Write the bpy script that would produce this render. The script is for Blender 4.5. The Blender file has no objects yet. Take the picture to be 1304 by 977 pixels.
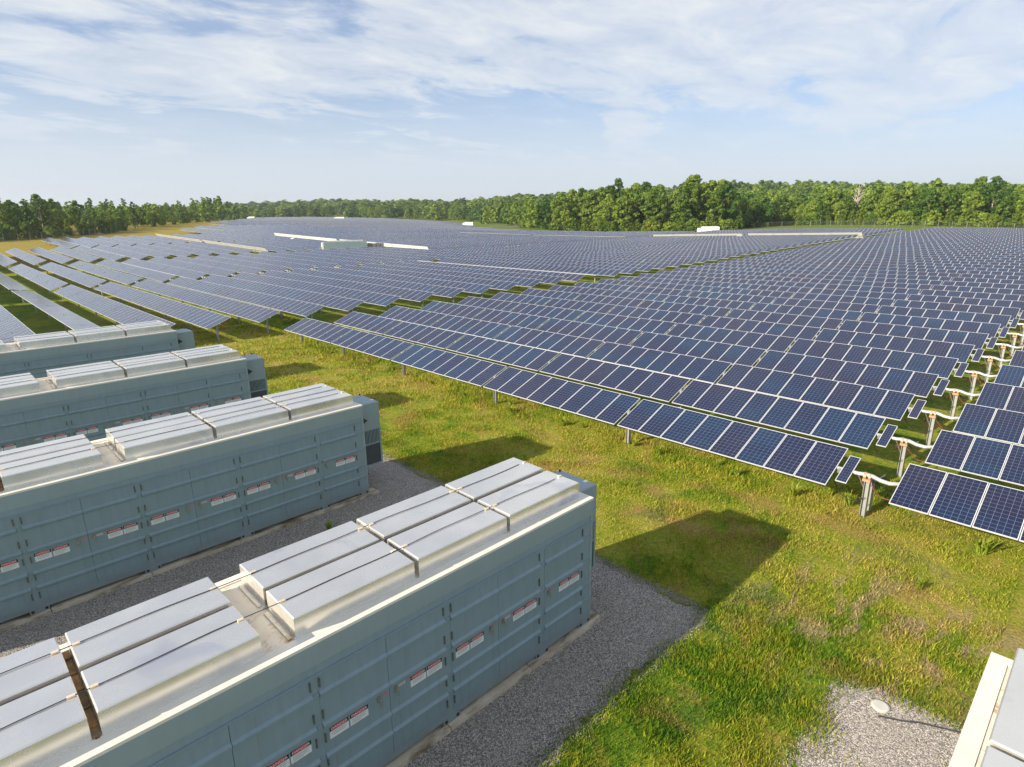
import bpy, math, random
import numpy as np
from mathutils import Vector, Matrix
R = math.radians
random.seed(7)
rng = np.random.default_rng(11)
SC = bpy.context.scene
COL = SC.collection

# ------------------------------------------------------------------ camera, sky, sun, exposure
cd = bpy.data.cameras.new("camera")
cam = bpy.data.objects.new("camera", cd)
COL.objects.link(cam)
SC.camera = cam
cd.sensor_fit = 'HORIZONTAL'
cd.angle = 2 * math.atan(652 / 773.7)
cd.clip_start = 0.1
cd.clip_end = 20000
CAM = Vector((0, 0, 9.52))
PITCH, ROLL, YAW = R(15.734), R(0.568), R(45.749)
fwd_h = Vector((math.cos(YAW), math.sin(YAW), 0))
right = Vector((math.sin(YAW), -math.cos(YAW), 0))
fwd = fwd_h * math.cos(PITCH) + Vector((0, 0, -math.sin(PITCH)))
up = right.cross(fwd)
# roll: right side of the picture lifts
r2 = right * math.cos(ROLL) - up * math.sin(ROLL)
u2 = up * math.cos(ROLL) + right * math.sin(ROLL)
cam.matrix_world = Matrix(((r2.x, u2.x, -fwd.x, CAM.x), (r2.y, u2.y, -fwd.y, CAM.y), (r2.z, u2.z, -fwd.z, CAM.z), (0, 0, 0, 1)))

SUN_DIR = Vector((-2.2, 0.555, 1.0)).normalized()
EL = math.asin(SUN_DIR.z)
AZ = math.atan2(SUN_DIR.x, SUN_DIR.y)
sd = bpy.data.lights.new("sun", 'SUN')
sd.energy = 5.0
sd.angle = R(0.6)
sd.color = (1.0, 0.87, 0.68)
sun = bpy.data.objects.new("sun", sd)
COL.objects.link(sun)
sun.rotation_euler = (-SUN_DIR).to_track_quat('-Z', 'Y').to_euler()
sun.location = (0, 0, 60)

W = bpy.data.worlds.new("World")
SC.world = W
W.use_nodes = True
nt = W.node_tree
nt.nodes.clear()


def N(t, kind, **kw):
    n = t.nodes.new(kind)
    for k, v in kw.items():
        if hasattr(n, k):
            setattr(n, k, v)
        else:
            n.inputs[k.replace('_', ' ')].default_value = v
    return n


def mathn(t, op, a, b=None, clamp=False):
    n = t.nodes.new('ShaderNodeMath')
    n.operation = op
    n.use_clamp = clamp
    for i, v in enumerate((a, b)):
        if v is None:
            continue
        if isinstance(v, (int, float)):
            n.inputs[i].default_value = v
        else:
            t.links.new(v, n.inputs[i])
    return n.outputs[0]


def mixc(t, fac, a, b, blend='MIX'):
    n = t.nodes.new('ShaderNodeMix')
    n.data_type = 'RGBA'
    n.blend_type = blend
    n.clamp_factor = True
    n.clamp_result = False
    for i, v in ((0, fac), (6, a), (7, b)):
        if isinstance(v, (int, float)):
            n.inputs[i].default_value = v
        elif isinstance(v, tuple):
            n.inputs[i].default_value = (*v[:3], 1)
        else:
            t.links.new(v, n.inputs[i])
    return n.outputs[2]


def ramp(t, fac, stops, interp='LINEAR'):
    n = t.nodes.new('ShaderNodeValToRGB')
    n.color_ramp.interpolation = interp
    el = n.color_ramp.elements
    while len(el) > 1:
        el.remove(el[-1])
    for i, (p, c) in enumerate(stops):
        e = el[0] if i == 0 else el.new(p)
        e.position = p
        c = (c, c, c) if isinstance(c, (int, float)) else c
        e.color = (*c[:3], 1)
    t.links.new(fac, n.inputs[0])
    return n.outputs[0]


def noise(t, vec, scale, detail=4, rough=0.5, dist=0.0):
    n = t.nodes.new('ShaderNodeTexNoise')
    n.inputs['Scale'].default_value = scale
    n.inputs['Detail'].default_value = detail
    n.inputs['Roughness'].default_value = rough
    n.inputs['Distortion'].default_value = dist
    if vec is not None:
        t.links.new(vec, n.inputs['Vector'])
    return n.outputs['Fac']


def mapping(t, vec, scale=(1, 1, 1), rot=(0, 0, 0), loc=(0, 0, 0)):
    n = t.nodes.new('ShaderNodeMapping')
    n.inputs['Scale'].default_value = scale
    n.inputs['Rotation'].default_value = rot
    n.inputs['Location'].default_value = loc
    t.links.new(vec, n.inputs['Vector'])
    return n.outputs[0]


# sky with a thin sheet of high cloud
sky = N(nt, 'ShaderNodeTexSky', sky_type='NISHITA', sun_disc=False)
sky.sun_elevation = EL
sky.sun_rotation = AZ % (2 * math.pi)
sky.air_density = 1.0
sky.dust_density = 1.1
sky.ozone_density = 1.6
tc = nt.nodes.new('ShaderNodeTexCoord')
sep = nt.nodes.new('ShaderNodeSeparateXYZ')
nt.links.new(tc.outputs['Generated'], sep.inputs[0])
zc = mathn(nt, 'ADD', mathn(nt, 'MAXIMUM', sep.outputs[2], 0.0), 0.09)
cmb = nt.nodes.new('ShaderNodeCombineXYZ')
nt.links.new(mathn(nt, 'DIVIDE', sep.outputs[0], zc), cmb.inputs[0])
nt.links.new(mathn(nt, 'DIVIDE', sep.outputs[1], zc), cmb.inputs[1])
cm = mapping(nt, cmb.outputs[0], (0.62, 1.0, 1), (0, 0, R(118)), (12.5, 3.3, 0))
n1 = noise(nt, cm, 0.60, 8, 0.58, 0.6)
n2 = noise(nt, mapping(nt, cmb.outputs[0], (1.2, 1.9, 1), (0, 0, R(112)), (3.3, 12.5, 0)), 1.5, 9, 0.64, 0.5)
cl = mathn(nt, 'ADD', mathn(nt, 'MULTIPLY', n1, 0.68), mathn(nt, 'MULTIPLY', n2, 0.42))
veil = ramp(nt, cl, [(0.44, 0.0), (0.50, 0.45), (0.57, 0.88), (0.68, 1.0)])
hz = ramp(nt, sep.outputs[2], [(0.0, 0.95), (0.07, 0.85), (0.14, 0.55), (0.24, 0.15), (0.32, 0.0)])
cover = mathn(nt, 'MAXIMUM', mathn(nt, 'MULTIPLY', veil, 0.93), hz)
cover = mathn(nt, 'MAXIMUM', mathn(nt, 'MULTIPLY', cover, 0.95), 0.36)
blue = mixc(nt, 1.0, sky.outputs[0], (0.66, 0.86, 1.16), 'MULTIPLY')
ccl = ramp(nt, n2, [(0.30, (0.72, 0.79, 0.88)), (0.50, (0.84, 0.89, 0.96)), (0.66, (0.97, 1.0, 1.0))])
ccl = mixc(nt, ramp(nt, sep.outputs[2], [(0.06, 1.0), (0.20, 0.0)]), ccl, (0.83, 0.895, 0.985))
ccl = mixc(nt, 1.0, ccl, (6.5, 6.5, 6.5), 'MULTIPLY')
skyc = mixc(nt, cover, blue, ccl)
bg = nt.nodes.new('ShaderNodeBackground')
bg.inputs[1].default_value = 0.078
nt.links.new(skyc, bg.inputs[0])
wo = nt.nodes.new('ShaderNodeOutputWorld')
nt.links.new(bg.outputs[0], wo.inputs[0])

SC.view_settings.view_transform = 'Standard'
SC.view_settings.look = 'None'
SC.view_settings.exposure = 0.85
SC.view_settings.gamma = 1.0
SC.render.engine = 'CYCLES'
SC.cycles.max_bounces = 6
SC.cycles.transparent_max_bounces = 4


# ------------------------------------------------------------------ terrain
def sstep(a, b, x):
    t = np.clip((x - a) / (b - a), 0, 1)
    return t * t * (3 - 2 * t)


def T(x, y):
    """height of the rolling farm land; flat round the containers"""
    x = np.asarray(x, float)
    y = np.asarray(y, float)
    az = np.arctan2(y, np.maximum(x, 1e-3))
    wr = 1 - sstep(math.atan(0.27), math.atan(0.78), az)
    r = 0.0125 * np.clip(x - 20, 0, 260) * wr * sstep(0, 40, x)
    wl = sstep(math.atan(1.0), math.atan(2.2), az) * (y > 0)
    l = np.minimum(0.022 * np.clip(y - 112, 0, None), 5.0) * wl
    return r + l


def hills(x, y):
    """low wooded hills beyond the farm"""
    x = np.asarray(x, float)
    y = np.asarray(y, float)
    f_ = x * fwd_h.x + y * fwd_h.y
    l_ = np.clip((x * right.x + y * right.y) / np.maximum(f_, 1), -1.5, 1.5)
    hh = np.interp(l_, [-1.0, -0.55, -0.35, -0.1, 0.0, 0.2, 0.5, 0.9], [3, 12, 17, 14, 18, 24, 23, 16])
    f0 = np.interp(l_, [-0.5, -0.2, 0.0, 0.3], [900, 720, 430, 330])
    wob = 1 + 0.10 * np.sin(x * 0.011 + 1.3) * np.sin(y * 0.008) + 0.06 * np.sin(x * 0.024 + y * 0.017)
    return hh * wob * sstep(0, 480, f_ - f0) * (f_ > 0)


def G(x, y):
    return T(x, y) + hills(x, y)


def g1(x, y):
    return float(G(np.array([x]), np.array([y]))[0])


# ------------------------------------------------------------------ mesh helpers
class MB:
    def __init__(s):
        s.v, s.f, s.m, s.uv = [], [], [], {}

    def quad(s, pts, m=0, uv=None):
        i = len(s.v)
        s.v += [tuple(p) for p in pts]
        s.f.append(tuple(range(i, i + len(pts))))
        s.m.append(m)
        if uv:
            s.uv[len(s.f) - 1] = uv

    def box(s, x0, x1, y0, y1, z0, z1, m=0, bev=0.0):
        i = len(s.v)
        if bev <= 0:
            s.v += [(x0, y0, z0), (x1, y0, z0), (x1, y1, z0), (x0, y1, z0), (x0, y0, z1), (x1, y0, z1), (x1, y1, z1), (x0, y1, z1)]
            for q in ((3, 2, 1, 0), (4, 5, 6, 7), (0, 1, 5, 4), (1, 2, 6, 5), (2, 3, 7, 6), (3, 0, 4, 7)):
                s.f.append(tuple(i + k for k in q))
                s.m.append(m)
        else:
            b = bev
            s.v += [(x0, y0, z0), (x1, y0, z0), (x1, y1, z0), (x0, y1, z0),
                    (x0, y0, z1 - b), (x1, y0, z1 - b), (x1, y1, z1 - b), (x0, y1, z1 - b),
                    (x0 + b, y0 + b, z1), (x1 - b, y0 + b, z1), (x1 - b, y1 - b, z1), (x0 + b, y1 - b, z1)]
            for q in ((3, 2, 1, 0), (0, 1, 5, 4), (1, 2, 6, 5), (2, 3, 7, 6), (3, 0, 4, 7), (4, 5, 9, 8), (5, 6, 10, 9), (6, 7, 11, 10), (7, 4, 8, 11), (8, 9, 10, 11)):
                s.f.append(tuple(i + k for k in q))
                s.m.append(m)

    def tube(s, pts, r, n=8, m=0, cap=True):
        pts = [Vector(p) for p in pts]
        rs = r if isinstance(r, (list, tuple)) else [r] * len(pts)
        i0 = len(s.v)
        ref = Vector((0, 0, 1))
        d0 = (pts[1] - pts[0]).normalized()
        if abs(d0.z) > 0.9:
            ref = Vector((1, 0, 0))
        for k, p in enumerate(pts):
            d = (pts[min(k + 1, len(pts) - 1)] - pts[max(k - 1, 0)]).normalized()
            a = d.cross(ref).normalized()
            b = a.cross(d)
            for j in range(n):
                t = 2 * math.pi * j / n
                s.v.append(tuple(p + (a * math.cos(t) + b * math.sin(t)) * rs[k]))
        for k in range(len(pts) - 1):
            for j in range(n):
                a, b = i0 + k * n + j, i0 + k * n + (j + 1) % n
                s.f.append((a, b, b + n, a + n))
                s.m.append(m)
        if cap:
            s.f.append(tuple(i0 + j for j in reversed(range(n))))
            s.m.append(m)
            e = i0 + (len(pts) - 1) * n
            s.f.append(tuple(e + j for j in range(n)))
            s.m.append(m)

    def mesh(s, name, mats, smooth=False):
        me = bpy.data.meshes.new(name)
        me.from_pydata(s.v, [], s.f)
        for mt in (mats if isinstance(mats, (list, tuple)) else [mats]):
            me.materials.append(mt)
        me.polygons.foreach_set('material_index', s.m)
        if s.uv:
            uv = me.uv_layers.new(name='UVMap')
            for fi, c in s.uv.items():
                for k, li in enumerate(me.polygons[fi].loop_indices):
                    uv.data[li].uv = c[k]
        if smooth:
            me.polygons.foreach_set('use_smooth', [True] * len(me.polygons))
        me.update()
        return me

    def build(s, name, mats, parent=None, smooth=False):
        return link(name, s.mesh(name, mats, smooth), parent)


def link(name, me, parent=None, loc=None, rot=None):
    o = bpy.data.objects.new(name, me)
    COL.objects.link(o)
    if parent:
        o.parent = parent
    if loc is not None:
        o.location = loc
    if rot is not None:
        o.rotation_euler = rot
    return o


def empty(name, loc=(0, 0, 0), rot=(0, 0, 0)):
    o = bpy.data.objects.new(name, None)
    COL.objects.link(o)
    o.location = loc
    o.rotation_euler = rot
    o.empty_display_size = 0.3
    return o


def tag(o, label=None, cat=None, group=None, kind=None):
    if label:
        o['label'] = label
    if cat:
        o['category'] = cat
    if group:
        o['group'] = group
    if kind:
        o['kind'] = kind
    return o


def copy_tree(o, parent=None):
    c = o.copy()
    COL.objects.link(c)
    if parent:
        c.parent = parent
    for ch in o.children:
        copy_tree(ch, c)
    return c


def npmesh(name, V, F, mats, midx=None, uv=None, attr=None):
    """V (n,3), F (m,k) numpy"""
    me = bpy.data.meshes.new(name)
    n, m, k = len(V), len(F), F.shape[1]
    me.vertices.add(n)
    me.vertices.foreach_set('co', np.ascontiguousarray(V, dtype=np.float32).ravel())
    me.loops.add(m * k)
    me.loops.foreach_set('vertex_index', np.ascontiguousarray(F, dtype=np.int32).ravel())
    me.polygons.add(m)
    me.polygons.foreach_set('loop_start', np.arange(0, m * k, k, dtype=np.int32))
    me.polygons.foreach_set('loop_total', np.full(m, k, dtype=np.int32))
    for mt in mats:
        me.materials.append(mt)
    if midx is not None:
        me.polygons.foreach_set('material_index', np.asarray(midx, dtype=np.int32))
    if uv is not None:
        l = me.uv_layers.new(name='UVMap')
        l.data.foreach_set('uv', np.ascontiguousarray(uv, dtype=np.float32).ravel())
    if attr is not None:
        for an, av in attr.items():
            a = me.attributes.new(an, 'FLOAT', 'FACE')
            a.data.foreach_set('value', np.ascontiguousarray(av, dtype=np.float32))
    me.update(calc_edges=True)
    return me


# ------------------------------------------------------------------ materials
def newmat(name):
    m = bpy.data.materials.new(name)
    m.use_nodes = True
    t = m.node_tree
    b = t.nodes['Principled BSDF']
    return m, t, b


def setc(t, b, c):
    if isinstance(c, tuple):
        b.inputs['Base Color'].default_value = (*c[:3], 1)
    else:
        t.links.new(c, b.inputs['Base Color'])


def bump(t, b, h, strength=0.3, dist=0.02):
    n = t.nodes.new('ShaderNodeBump')
    n.inputs['Strength'].default_value = strength
    n.inputs['Distance'].default_value = dist
    t.links.new(h, n.inputs['Height'])
    t.links.new(n.outputs[0], b.inputs['Normal'])


def simple(name, c, rough=0.5, metal=0.0, var=0.12, scale=3.0, bmp=0.0):
    m, t, b = newmat(name)
    co = t.nodes.new('ShaderNodeTexCoord').outputs['Object']
    n = noise(t, co, scale, 6, 0.6)
    lo = tuple(x * (1 - var) for x in c)
    hi = tuple(min(1, x * (1 + var)) for x in c)
    setc(t, b, ramp(t, n, [(0.3, lo), (0.7, hi)]))
    b.inputs['Roughness'].default_value = rough
    b.inputs['Metallic'].default_value = metal
    if bmp:
        bump(t, b, noise(t, co, scale * 12, 3), bmp, 0.01)
    return m


def pos(t):
    return t.nodes.new('ShaderNodeNewGeometry').outputs['Position']


def grass_colour(t):
    p = pos(t)
    s = t.nodes.new('ShaderNodeSeparateXYZ')
    t.links.new(p, s.inputs[0])
    big = noise(t, p, 0.16, 4, 0.6, 0.4)
    mid = noise(t, p, 0.75, 5, 0.65, 0.6)
    fine = noise(t, p, 5.0, 4, 0.7)
    # drier towards the panel row (x about 13..20), greener by the gravel
    dry = mathn(t, 'MULTIPLY', ramp(t, mathn(t, 'DIVIDE', s.outputs[0], 40.0), [(0.27, 0.15), (0.34, 0.55), (0.40, 1.0), (0.50, 0.85), (0.56, 0.3)]), 1.0)
    a = mathn(t, 'ADD', mathn(t, 'MULTIPLY', mid, 0.75), mathn(t, 'MULTIPLY', big, 0.45))
    a = mathn(t, 'ADD', a, mathn(t, 'MULTIPLY', mathn(t, 'SUBTRACT', dry, 0.50), 0.18))
    a = mathn(t, 'ADD', a, mathn(t, 'MULTIPLY', mathn(t, 'SUBTRACT', fine, 0.5), 0.55))
    c = ramp(t, a, [(0.34, (0.058, 0.145, 0.012)), (0.50, (0.140, 0.230, 0.016)), (0.60, (0.262, 0.300, 0.025)), (0.74, (0.370, 0.335, 0.055)), (0.92, (0.46, 0.320, 0.115))])
    # trampled bare streaks in front of the last container
    d = t.nodes.new('ShaderNodeVectorMath')
    d.operation = 'DISTANCE'
    t.links.new(p, d.inputs[0])
    d.inputs[1].default_value = (14.6, 2.3, 0)
    near = ramp(t, mathn(t, 'DIVIDE', d.outputs['Value'], 6.0), [(0.25, 1.0), (0.75, 0.0)])
    st = noise(t, mapping(t, p, (0.65, 1.5, 1), (0, 0, R(52))), 1.1, 5, 0.6, 0.4)
    bare = mathn(t, 'MULTIPLY', near, ramp(t, st, [(0.50, 0.0), (0.60, 1.0)]))
    c = mixc(t, mathn(t, 'MULTIPLY', bare, 0.85), c, mixc(t, fine, (0.30, 0.20, 0.10), (0.46, 0.36, 0.23)))
    # scorched brown patches in the mown strip
    sc_ = noise(t, mapping(t, p, (1.0, 0.7, 1), (0, 0, R(20)), (4, 9, 0)), 0.55, 6, 0.68, 0.7)
    c = mixc(t, mathn(t, 'MULTIPLY', mathn(t, 'MULTIPLY', ramp(t, sc_, [(0.52, 0.0), (0.63, 1.0)]), mathn(t, 'MAXIMUM', dry, 0.75)), 0.75), c, mixc(t, fine, (0.26, 0.17, 0.06), (0.42, 0.28, 0.10)))
    cv = noise(t, mapping(t, p, (1, 1, 1), (0, 0, 0), (17, 3, 0)), 0.5, 5, 0.66, 0.5)
    c = mixc(t, ramp(t, cv, [(0.56, 0.0), (0.70, 0.45)]), c, mixc(t, fine, (0.055, 0.125, 0.030), (0.110, 0.200, 0.060)))
    # ochre meadow beyond the north end of the field
    far = ramp(t, mathn(t, 'DIVIDE', s.outputs[1], 300.0), [(0.48, 0.0), (0.56, 1.0)])
    c = mixc(t, mathn(t, 'MULTIPLY', far, 0.85), c, (0.36, 0.27, 0.06))
    fx = ramp(t, mathn(t, 'DIVIDE', s.outputs[0], 400.0), [(0.48, 0.0), (0.53, 1.0)])
    c = mixc(t, fx, c, mixc(t, mid, (0.10, 0.17, 0.02), (0.20, 0.24, 0.04)))
    # leaf litter under the woods
    return c, fine, mid


m_ground, t, b = newmat("meadow")
c, fi, mi = grass_colour(t)
c = mixc(t, ramp(t, noise(t, pos(t), 14, 4, 0.7), [(0.36, 0.55), (0.58, 0.0)]), c, (0.035, 0.045, 0.012))
setc(t, b, c)
b.inputs['Roughness'].default_value = 0.95
b.inputs['Specular IOR Level'].default_value = 0.1
bump(t, b, noise(t, pos(t), 9, 6, 0.75), 0.9, 0.12)

m_blade, t, b = newmat("grass_blade")
c, fi, mi = grass_colour(t)
isl = t.nodes.new('ShaderNodeNewGeometry').outputs['Random Per Island']
c = mixc(t, 1.0, c, ramp(t, isl, [(0.0, (0.55, 0.68, 0.45)), (0.5, (1.0, 1.05, 0.9)), (1.0, (1.5, 1.42, 1.2))]), 'MULTIPLY')
setc(t, b, c)
b.inputs['Roughness'].default_value = 0.6
b.inputs['Specular IOR Level'].default_value = 0.2
tr = t.nodes.new('ShaderNodeBsdfTranslucent')
t.links.new(c, tr.inputs[0])
mx = t.nodes.new('ShaderNodeMixShader')
mx.inputs[0].default_value = 0.35
t.links.new(b.outputs[0], mx.inputs[1])
t.links.new(tr.outputs[0], mx.inputs[2])
t.links.new(mx.outputs[0], t.nodes['Material Output'].inputs[0])

def gravel_mat(name, k):
  m, t, b = newmat(name)
  p = pos(t)
  vo = t.nodes.new('ShaderNodeTexVoronoi')
  vo.inputs['Scale'].default_value = 44
  vo.inputs['Randomness'].default_value = 1
  t.links.new(p, vo.inputs['Vector'])
  g = t.nodes.new('ShaderNodeSeparateColor')
  t.links.new(vo.outputs['Color'], g.inputs[0])
  c = ramp(t, g.outputs[0], [(0.0, (0.17, 0.155, 0.145)), (0.35, (0.35, 0.32, 0.29)), (0.65, (0.48, 0.43, 0.38)), (0.85, (0.62, 0.55, 0.48)), (1.0, (0.80, 0.72, 0.63))])
  c = mixc(t, ramp(t, vo.outputs['Distance'], [(0.45, 0.0), (0.85, 0.85)]), c, (0.05, 0.05, 0.05))
  c = mixc(t, ramp(t, noise(t, p, 0.9, 5, 0.6), [(0.45, 0.0), (0.75, 0.35)]), c, (0.36, 0.32, 0.26))
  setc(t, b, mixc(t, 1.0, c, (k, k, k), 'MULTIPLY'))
  b.inputs['Roughness'].default_value = 0.9
  bump(t, b, mathn(t, 'SUBTRACT', 1.0, vo.outputs['Distance']), 0.55, 0.04)
  return m


m_shaded_gravel = gravel_mat('gravel', 0.80)  # same stone darkened, the shade by the containers put into its colour
m_sunlit_gravel = gravel_mat('sunlit_gravel', 1.08)  # same stone lightened, sunlight on the first bed put into its colour


def paint(name, c, streak=0.35, rough=0.45):
    m, t, b = newmat(name)
    co = t.nodes.new('ShaderNodeTexCoord').outputs['Object']
    st = noise(t, mapping(t, co, (5.0, 5.0, 0.45)), 1.6, 6, 0.65)
    bl = noise(t, co, 0.55, 4, 0.6)
    cc = mixc(t, ramp(t, st, [(0.42, 0.0), (0.75, streak)]), c, tuple(x * 0.62 for x in c))
    cc = mixc(t, ramp(t, bl, [(0.4, 0.0), (0.75, 0.35)]), cc, tuple(min(1, x * 1.25) for x in c))
    sz = t.nodes.new('ShaderNodeSeparateXYZ')
    t.links.new(co, sz.inputs[0])
    # mud splash along the foot and a few rusty runs
    low = ramp(t, mathn(t, 'ADD', sz.outputs[2], mathn(t, 'MULTIPLY', noise(t, co, 2.2, 6, 0.7), 0.5)), [(0.38, 0.75), (0.78, 0.0)])
    cc = mixc(t, mathn(t, 'MULTIPLY', low, 0.5), cc, (0.17, 0.145, 0.105))
    run = noise(t, mapping(t, co, (9.0, 9.0, 0.25)), 1.0, 5, 0.6)
    cc = mixc(t, ramp(t, run, [(0.64, 0.0), (0.74, 0.32)]), cc, (0.20, 0.15, 0.10))
    setc(t, b, cc)
    b.inputs['Roughness'].default_value = rough
    bump(t, b, noise(t, co, 1.3, 2), 0.3, 0.03)
    return m


m_paint = paint("container_paint", (0.235, 0.318, 0.358))
m_door = paint("door_paint", (0.222, 0.305, 0.345))
m_ac = paint("cabinet_paint", (0.27, 0.345, 0.36), 0.15)
m_roof, t, b = newmat("roof_paint")
co = t.nodes.new('ShaderNodeTexCoord').outputs['Object']
c = ramp(t, noise(t, co, 1.1, 6, 0.6), [(0.3, (0.60, 0.54, 0.44)), (0.7, (0.76, 0.70, 0.58))])
c = mixc(t, ramp(t, noise(t, co, 2.3, 8, 0.7, 0.6), [(0.56, 0.0), (0.66, 0.8)]), c, (0.36, 0.20, 0.07))
c = mixc(t, ramp(t, noise(t, co, 6, 4, 0.7), [(0.55, 0.0), (0.75, 0.5)]), c, (0.25, 0.23, 0.20))
setc(t, b, c)
b.inputs['Roughness'].default_value = 0.5
m_rim = simple("roof_rim_paint", (0.74, 0.70, 0.61), 0.5, 0, 0.08, 1.5)
m_lid, t, b = newmat("galvanised_cover")
co = t.nodes.new('ShaderNodeTexCoord').outputs['Object']
oi = t.nodes.new('ShaderNodeObjectInfo')
vadd = t.nodes.new('ShaderNodeVectorMath')
t.links.new(co, vadd.inputs[0])
t.links.new(oi.outputs['Location'], vadd.inputs[1])
nn = noise(t, vadd.outputs[0], 1.2, 5, 0.55)
c = ramp(t, nn, [(0.3, (0.78, 0.76, 0.71)), (0.7, (0.87, 0.85, 0.79))])
c = mixc(t, ramp(t, noise(t, vadd.outputs[0], 0.9, 4, 0.5, 0.8), [(0.60, 0.0), (0.75, 0.55)]), c, (0.44, 0.48, 0.60))
setc(t, b, c)
b.inputs['Metallic'].default_value = 0.74
t.links.new(ramp(t, nn, [(0.3, 0.22), (0.7, 0.32)]), b.inputs['Roughness'])
bump(t, b, noise(t, vadd.outputs[0], 0.9, 1), 0.15, 0.03)
m_cable = simple("black_cable", (0.035, 0.035, 0.04), 0.6)
m_clip = simple("brass_clip", (0.75, 0.62, 0.45), 0.4, 0.2)
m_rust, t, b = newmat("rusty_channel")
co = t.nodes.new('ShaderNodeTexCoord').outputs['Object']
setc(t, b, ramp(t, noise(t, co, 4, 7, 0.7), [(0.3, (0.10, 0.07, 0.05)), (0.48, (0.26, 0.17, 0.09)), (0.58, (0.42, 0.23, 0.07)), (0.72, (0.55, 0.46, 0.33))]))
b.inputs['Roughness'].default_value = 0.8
m_gapshade = simple("gap_shade_colour", (0.085, 0.075, 0.065), 0.7, 0, 0.3, 6)  # stands in for the shade between the cover halves
m_hinge = simple("hinge_steel", (0.15, 0.145, 0.13), 0.6, 0.3, 0.4, 20)
m_handle = simple("handle_steel", (0.42, 0.38, 0.31), 0.4, 0.6, 0.3, 20)
m_dark = simple("dark_opening", (0.065, 0.075, 0.08), 0.7)
m_bolt = simple("bolt_black", (0.02, 0.02, 0.02), 0.5)
m_white = simple("sign_white", (0.74, 0.75, 0.76), 0.5, 0, 0.04)
m_black = simple("sign_black", (0.012, 0.012, 0.014), 0.5)
m_red = simple("sign_red", (0.62, 0.035, 0.05), 0.5, 0, 0.05)
m_print = simple("sign_print", (0.42, 0.43, 0.45), 0.6)
m_sticker = simple("pale_sticker", (0.60, 0.58, 0.60), 0.5)
m_pinkst = simple("red_sticker", (0.50, 0.22, 0.24), 0.5)
m_conc, t, b = newmat("concrete")
p = pos(t)
c = ramp(t, noise(t, p, 2.2, 7, 0.65), [(0.3, (0.38, 0.32, 0.23)), (0.6, (0.54, 0.48, 0.37)), (0.8, (0.62, 0.57, 0.46))])
c = mixc(t, ramp(t, noise(t, mapping(t, p, (0.8, 3, 1)), 1.0, 5, 0.6), [(0.5, 0.0), (0.62, 0.85)]), c, (0.11, 0.075, 0.03))
setc(t, b, c)
b.inputs['Roughness'].default_value = 0.9
bump(t, b, noise(t, p, 30, 4), 0.3, 0.01)
m_galv = simple("galvanised_steel", (0.36, 0.37, 0.37), 0.42, 0.35, 0.15, 5)
m_tube = simple("torque_tube_steel", (0.46, 0.47, 0.47), 0.38, 0.3, 0.1, 4)
m_copper = simple("copper_bearing", (0.46, 0.27, 0.16), 0.5, 0.2, 0.3, 30)
m_redcable = simple("red_cable", (0.26, 0.06, 0.045), 0.5)
m_back = simple("panel_backsheet", (0.80, 0.80, 0.78), 0.55, 0, 0.04, 0.5)
m_alu = simple("panel_frame_aluminium", (0.62, 0.63, 0.65), 0.38, 0.25, 0.05)
m_motor = simple("motor_grey", (0.24, 0.25, 0.25), 0.5, 0.2)
m_enclosure = simple("white_enclosure_paint", (0.80, 0.80, 0.78), 0.45, 0, 0.04)
m_plast = simple("white_plastic", (0.55, 0.53, 0.48), 0.5)
m_wire = simple("fence_wire", (0.32, 0.33, 0.33), 0.5, 0.4)
m_bark = simple("bark", (0.16, 0.125, 0.09), 0.9, 0, 0.3, 6)
m_palebark = simple("pale_bark", (0.42, 0.37, 0.31), 0.9, 0, 0.2, 6)


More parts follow.
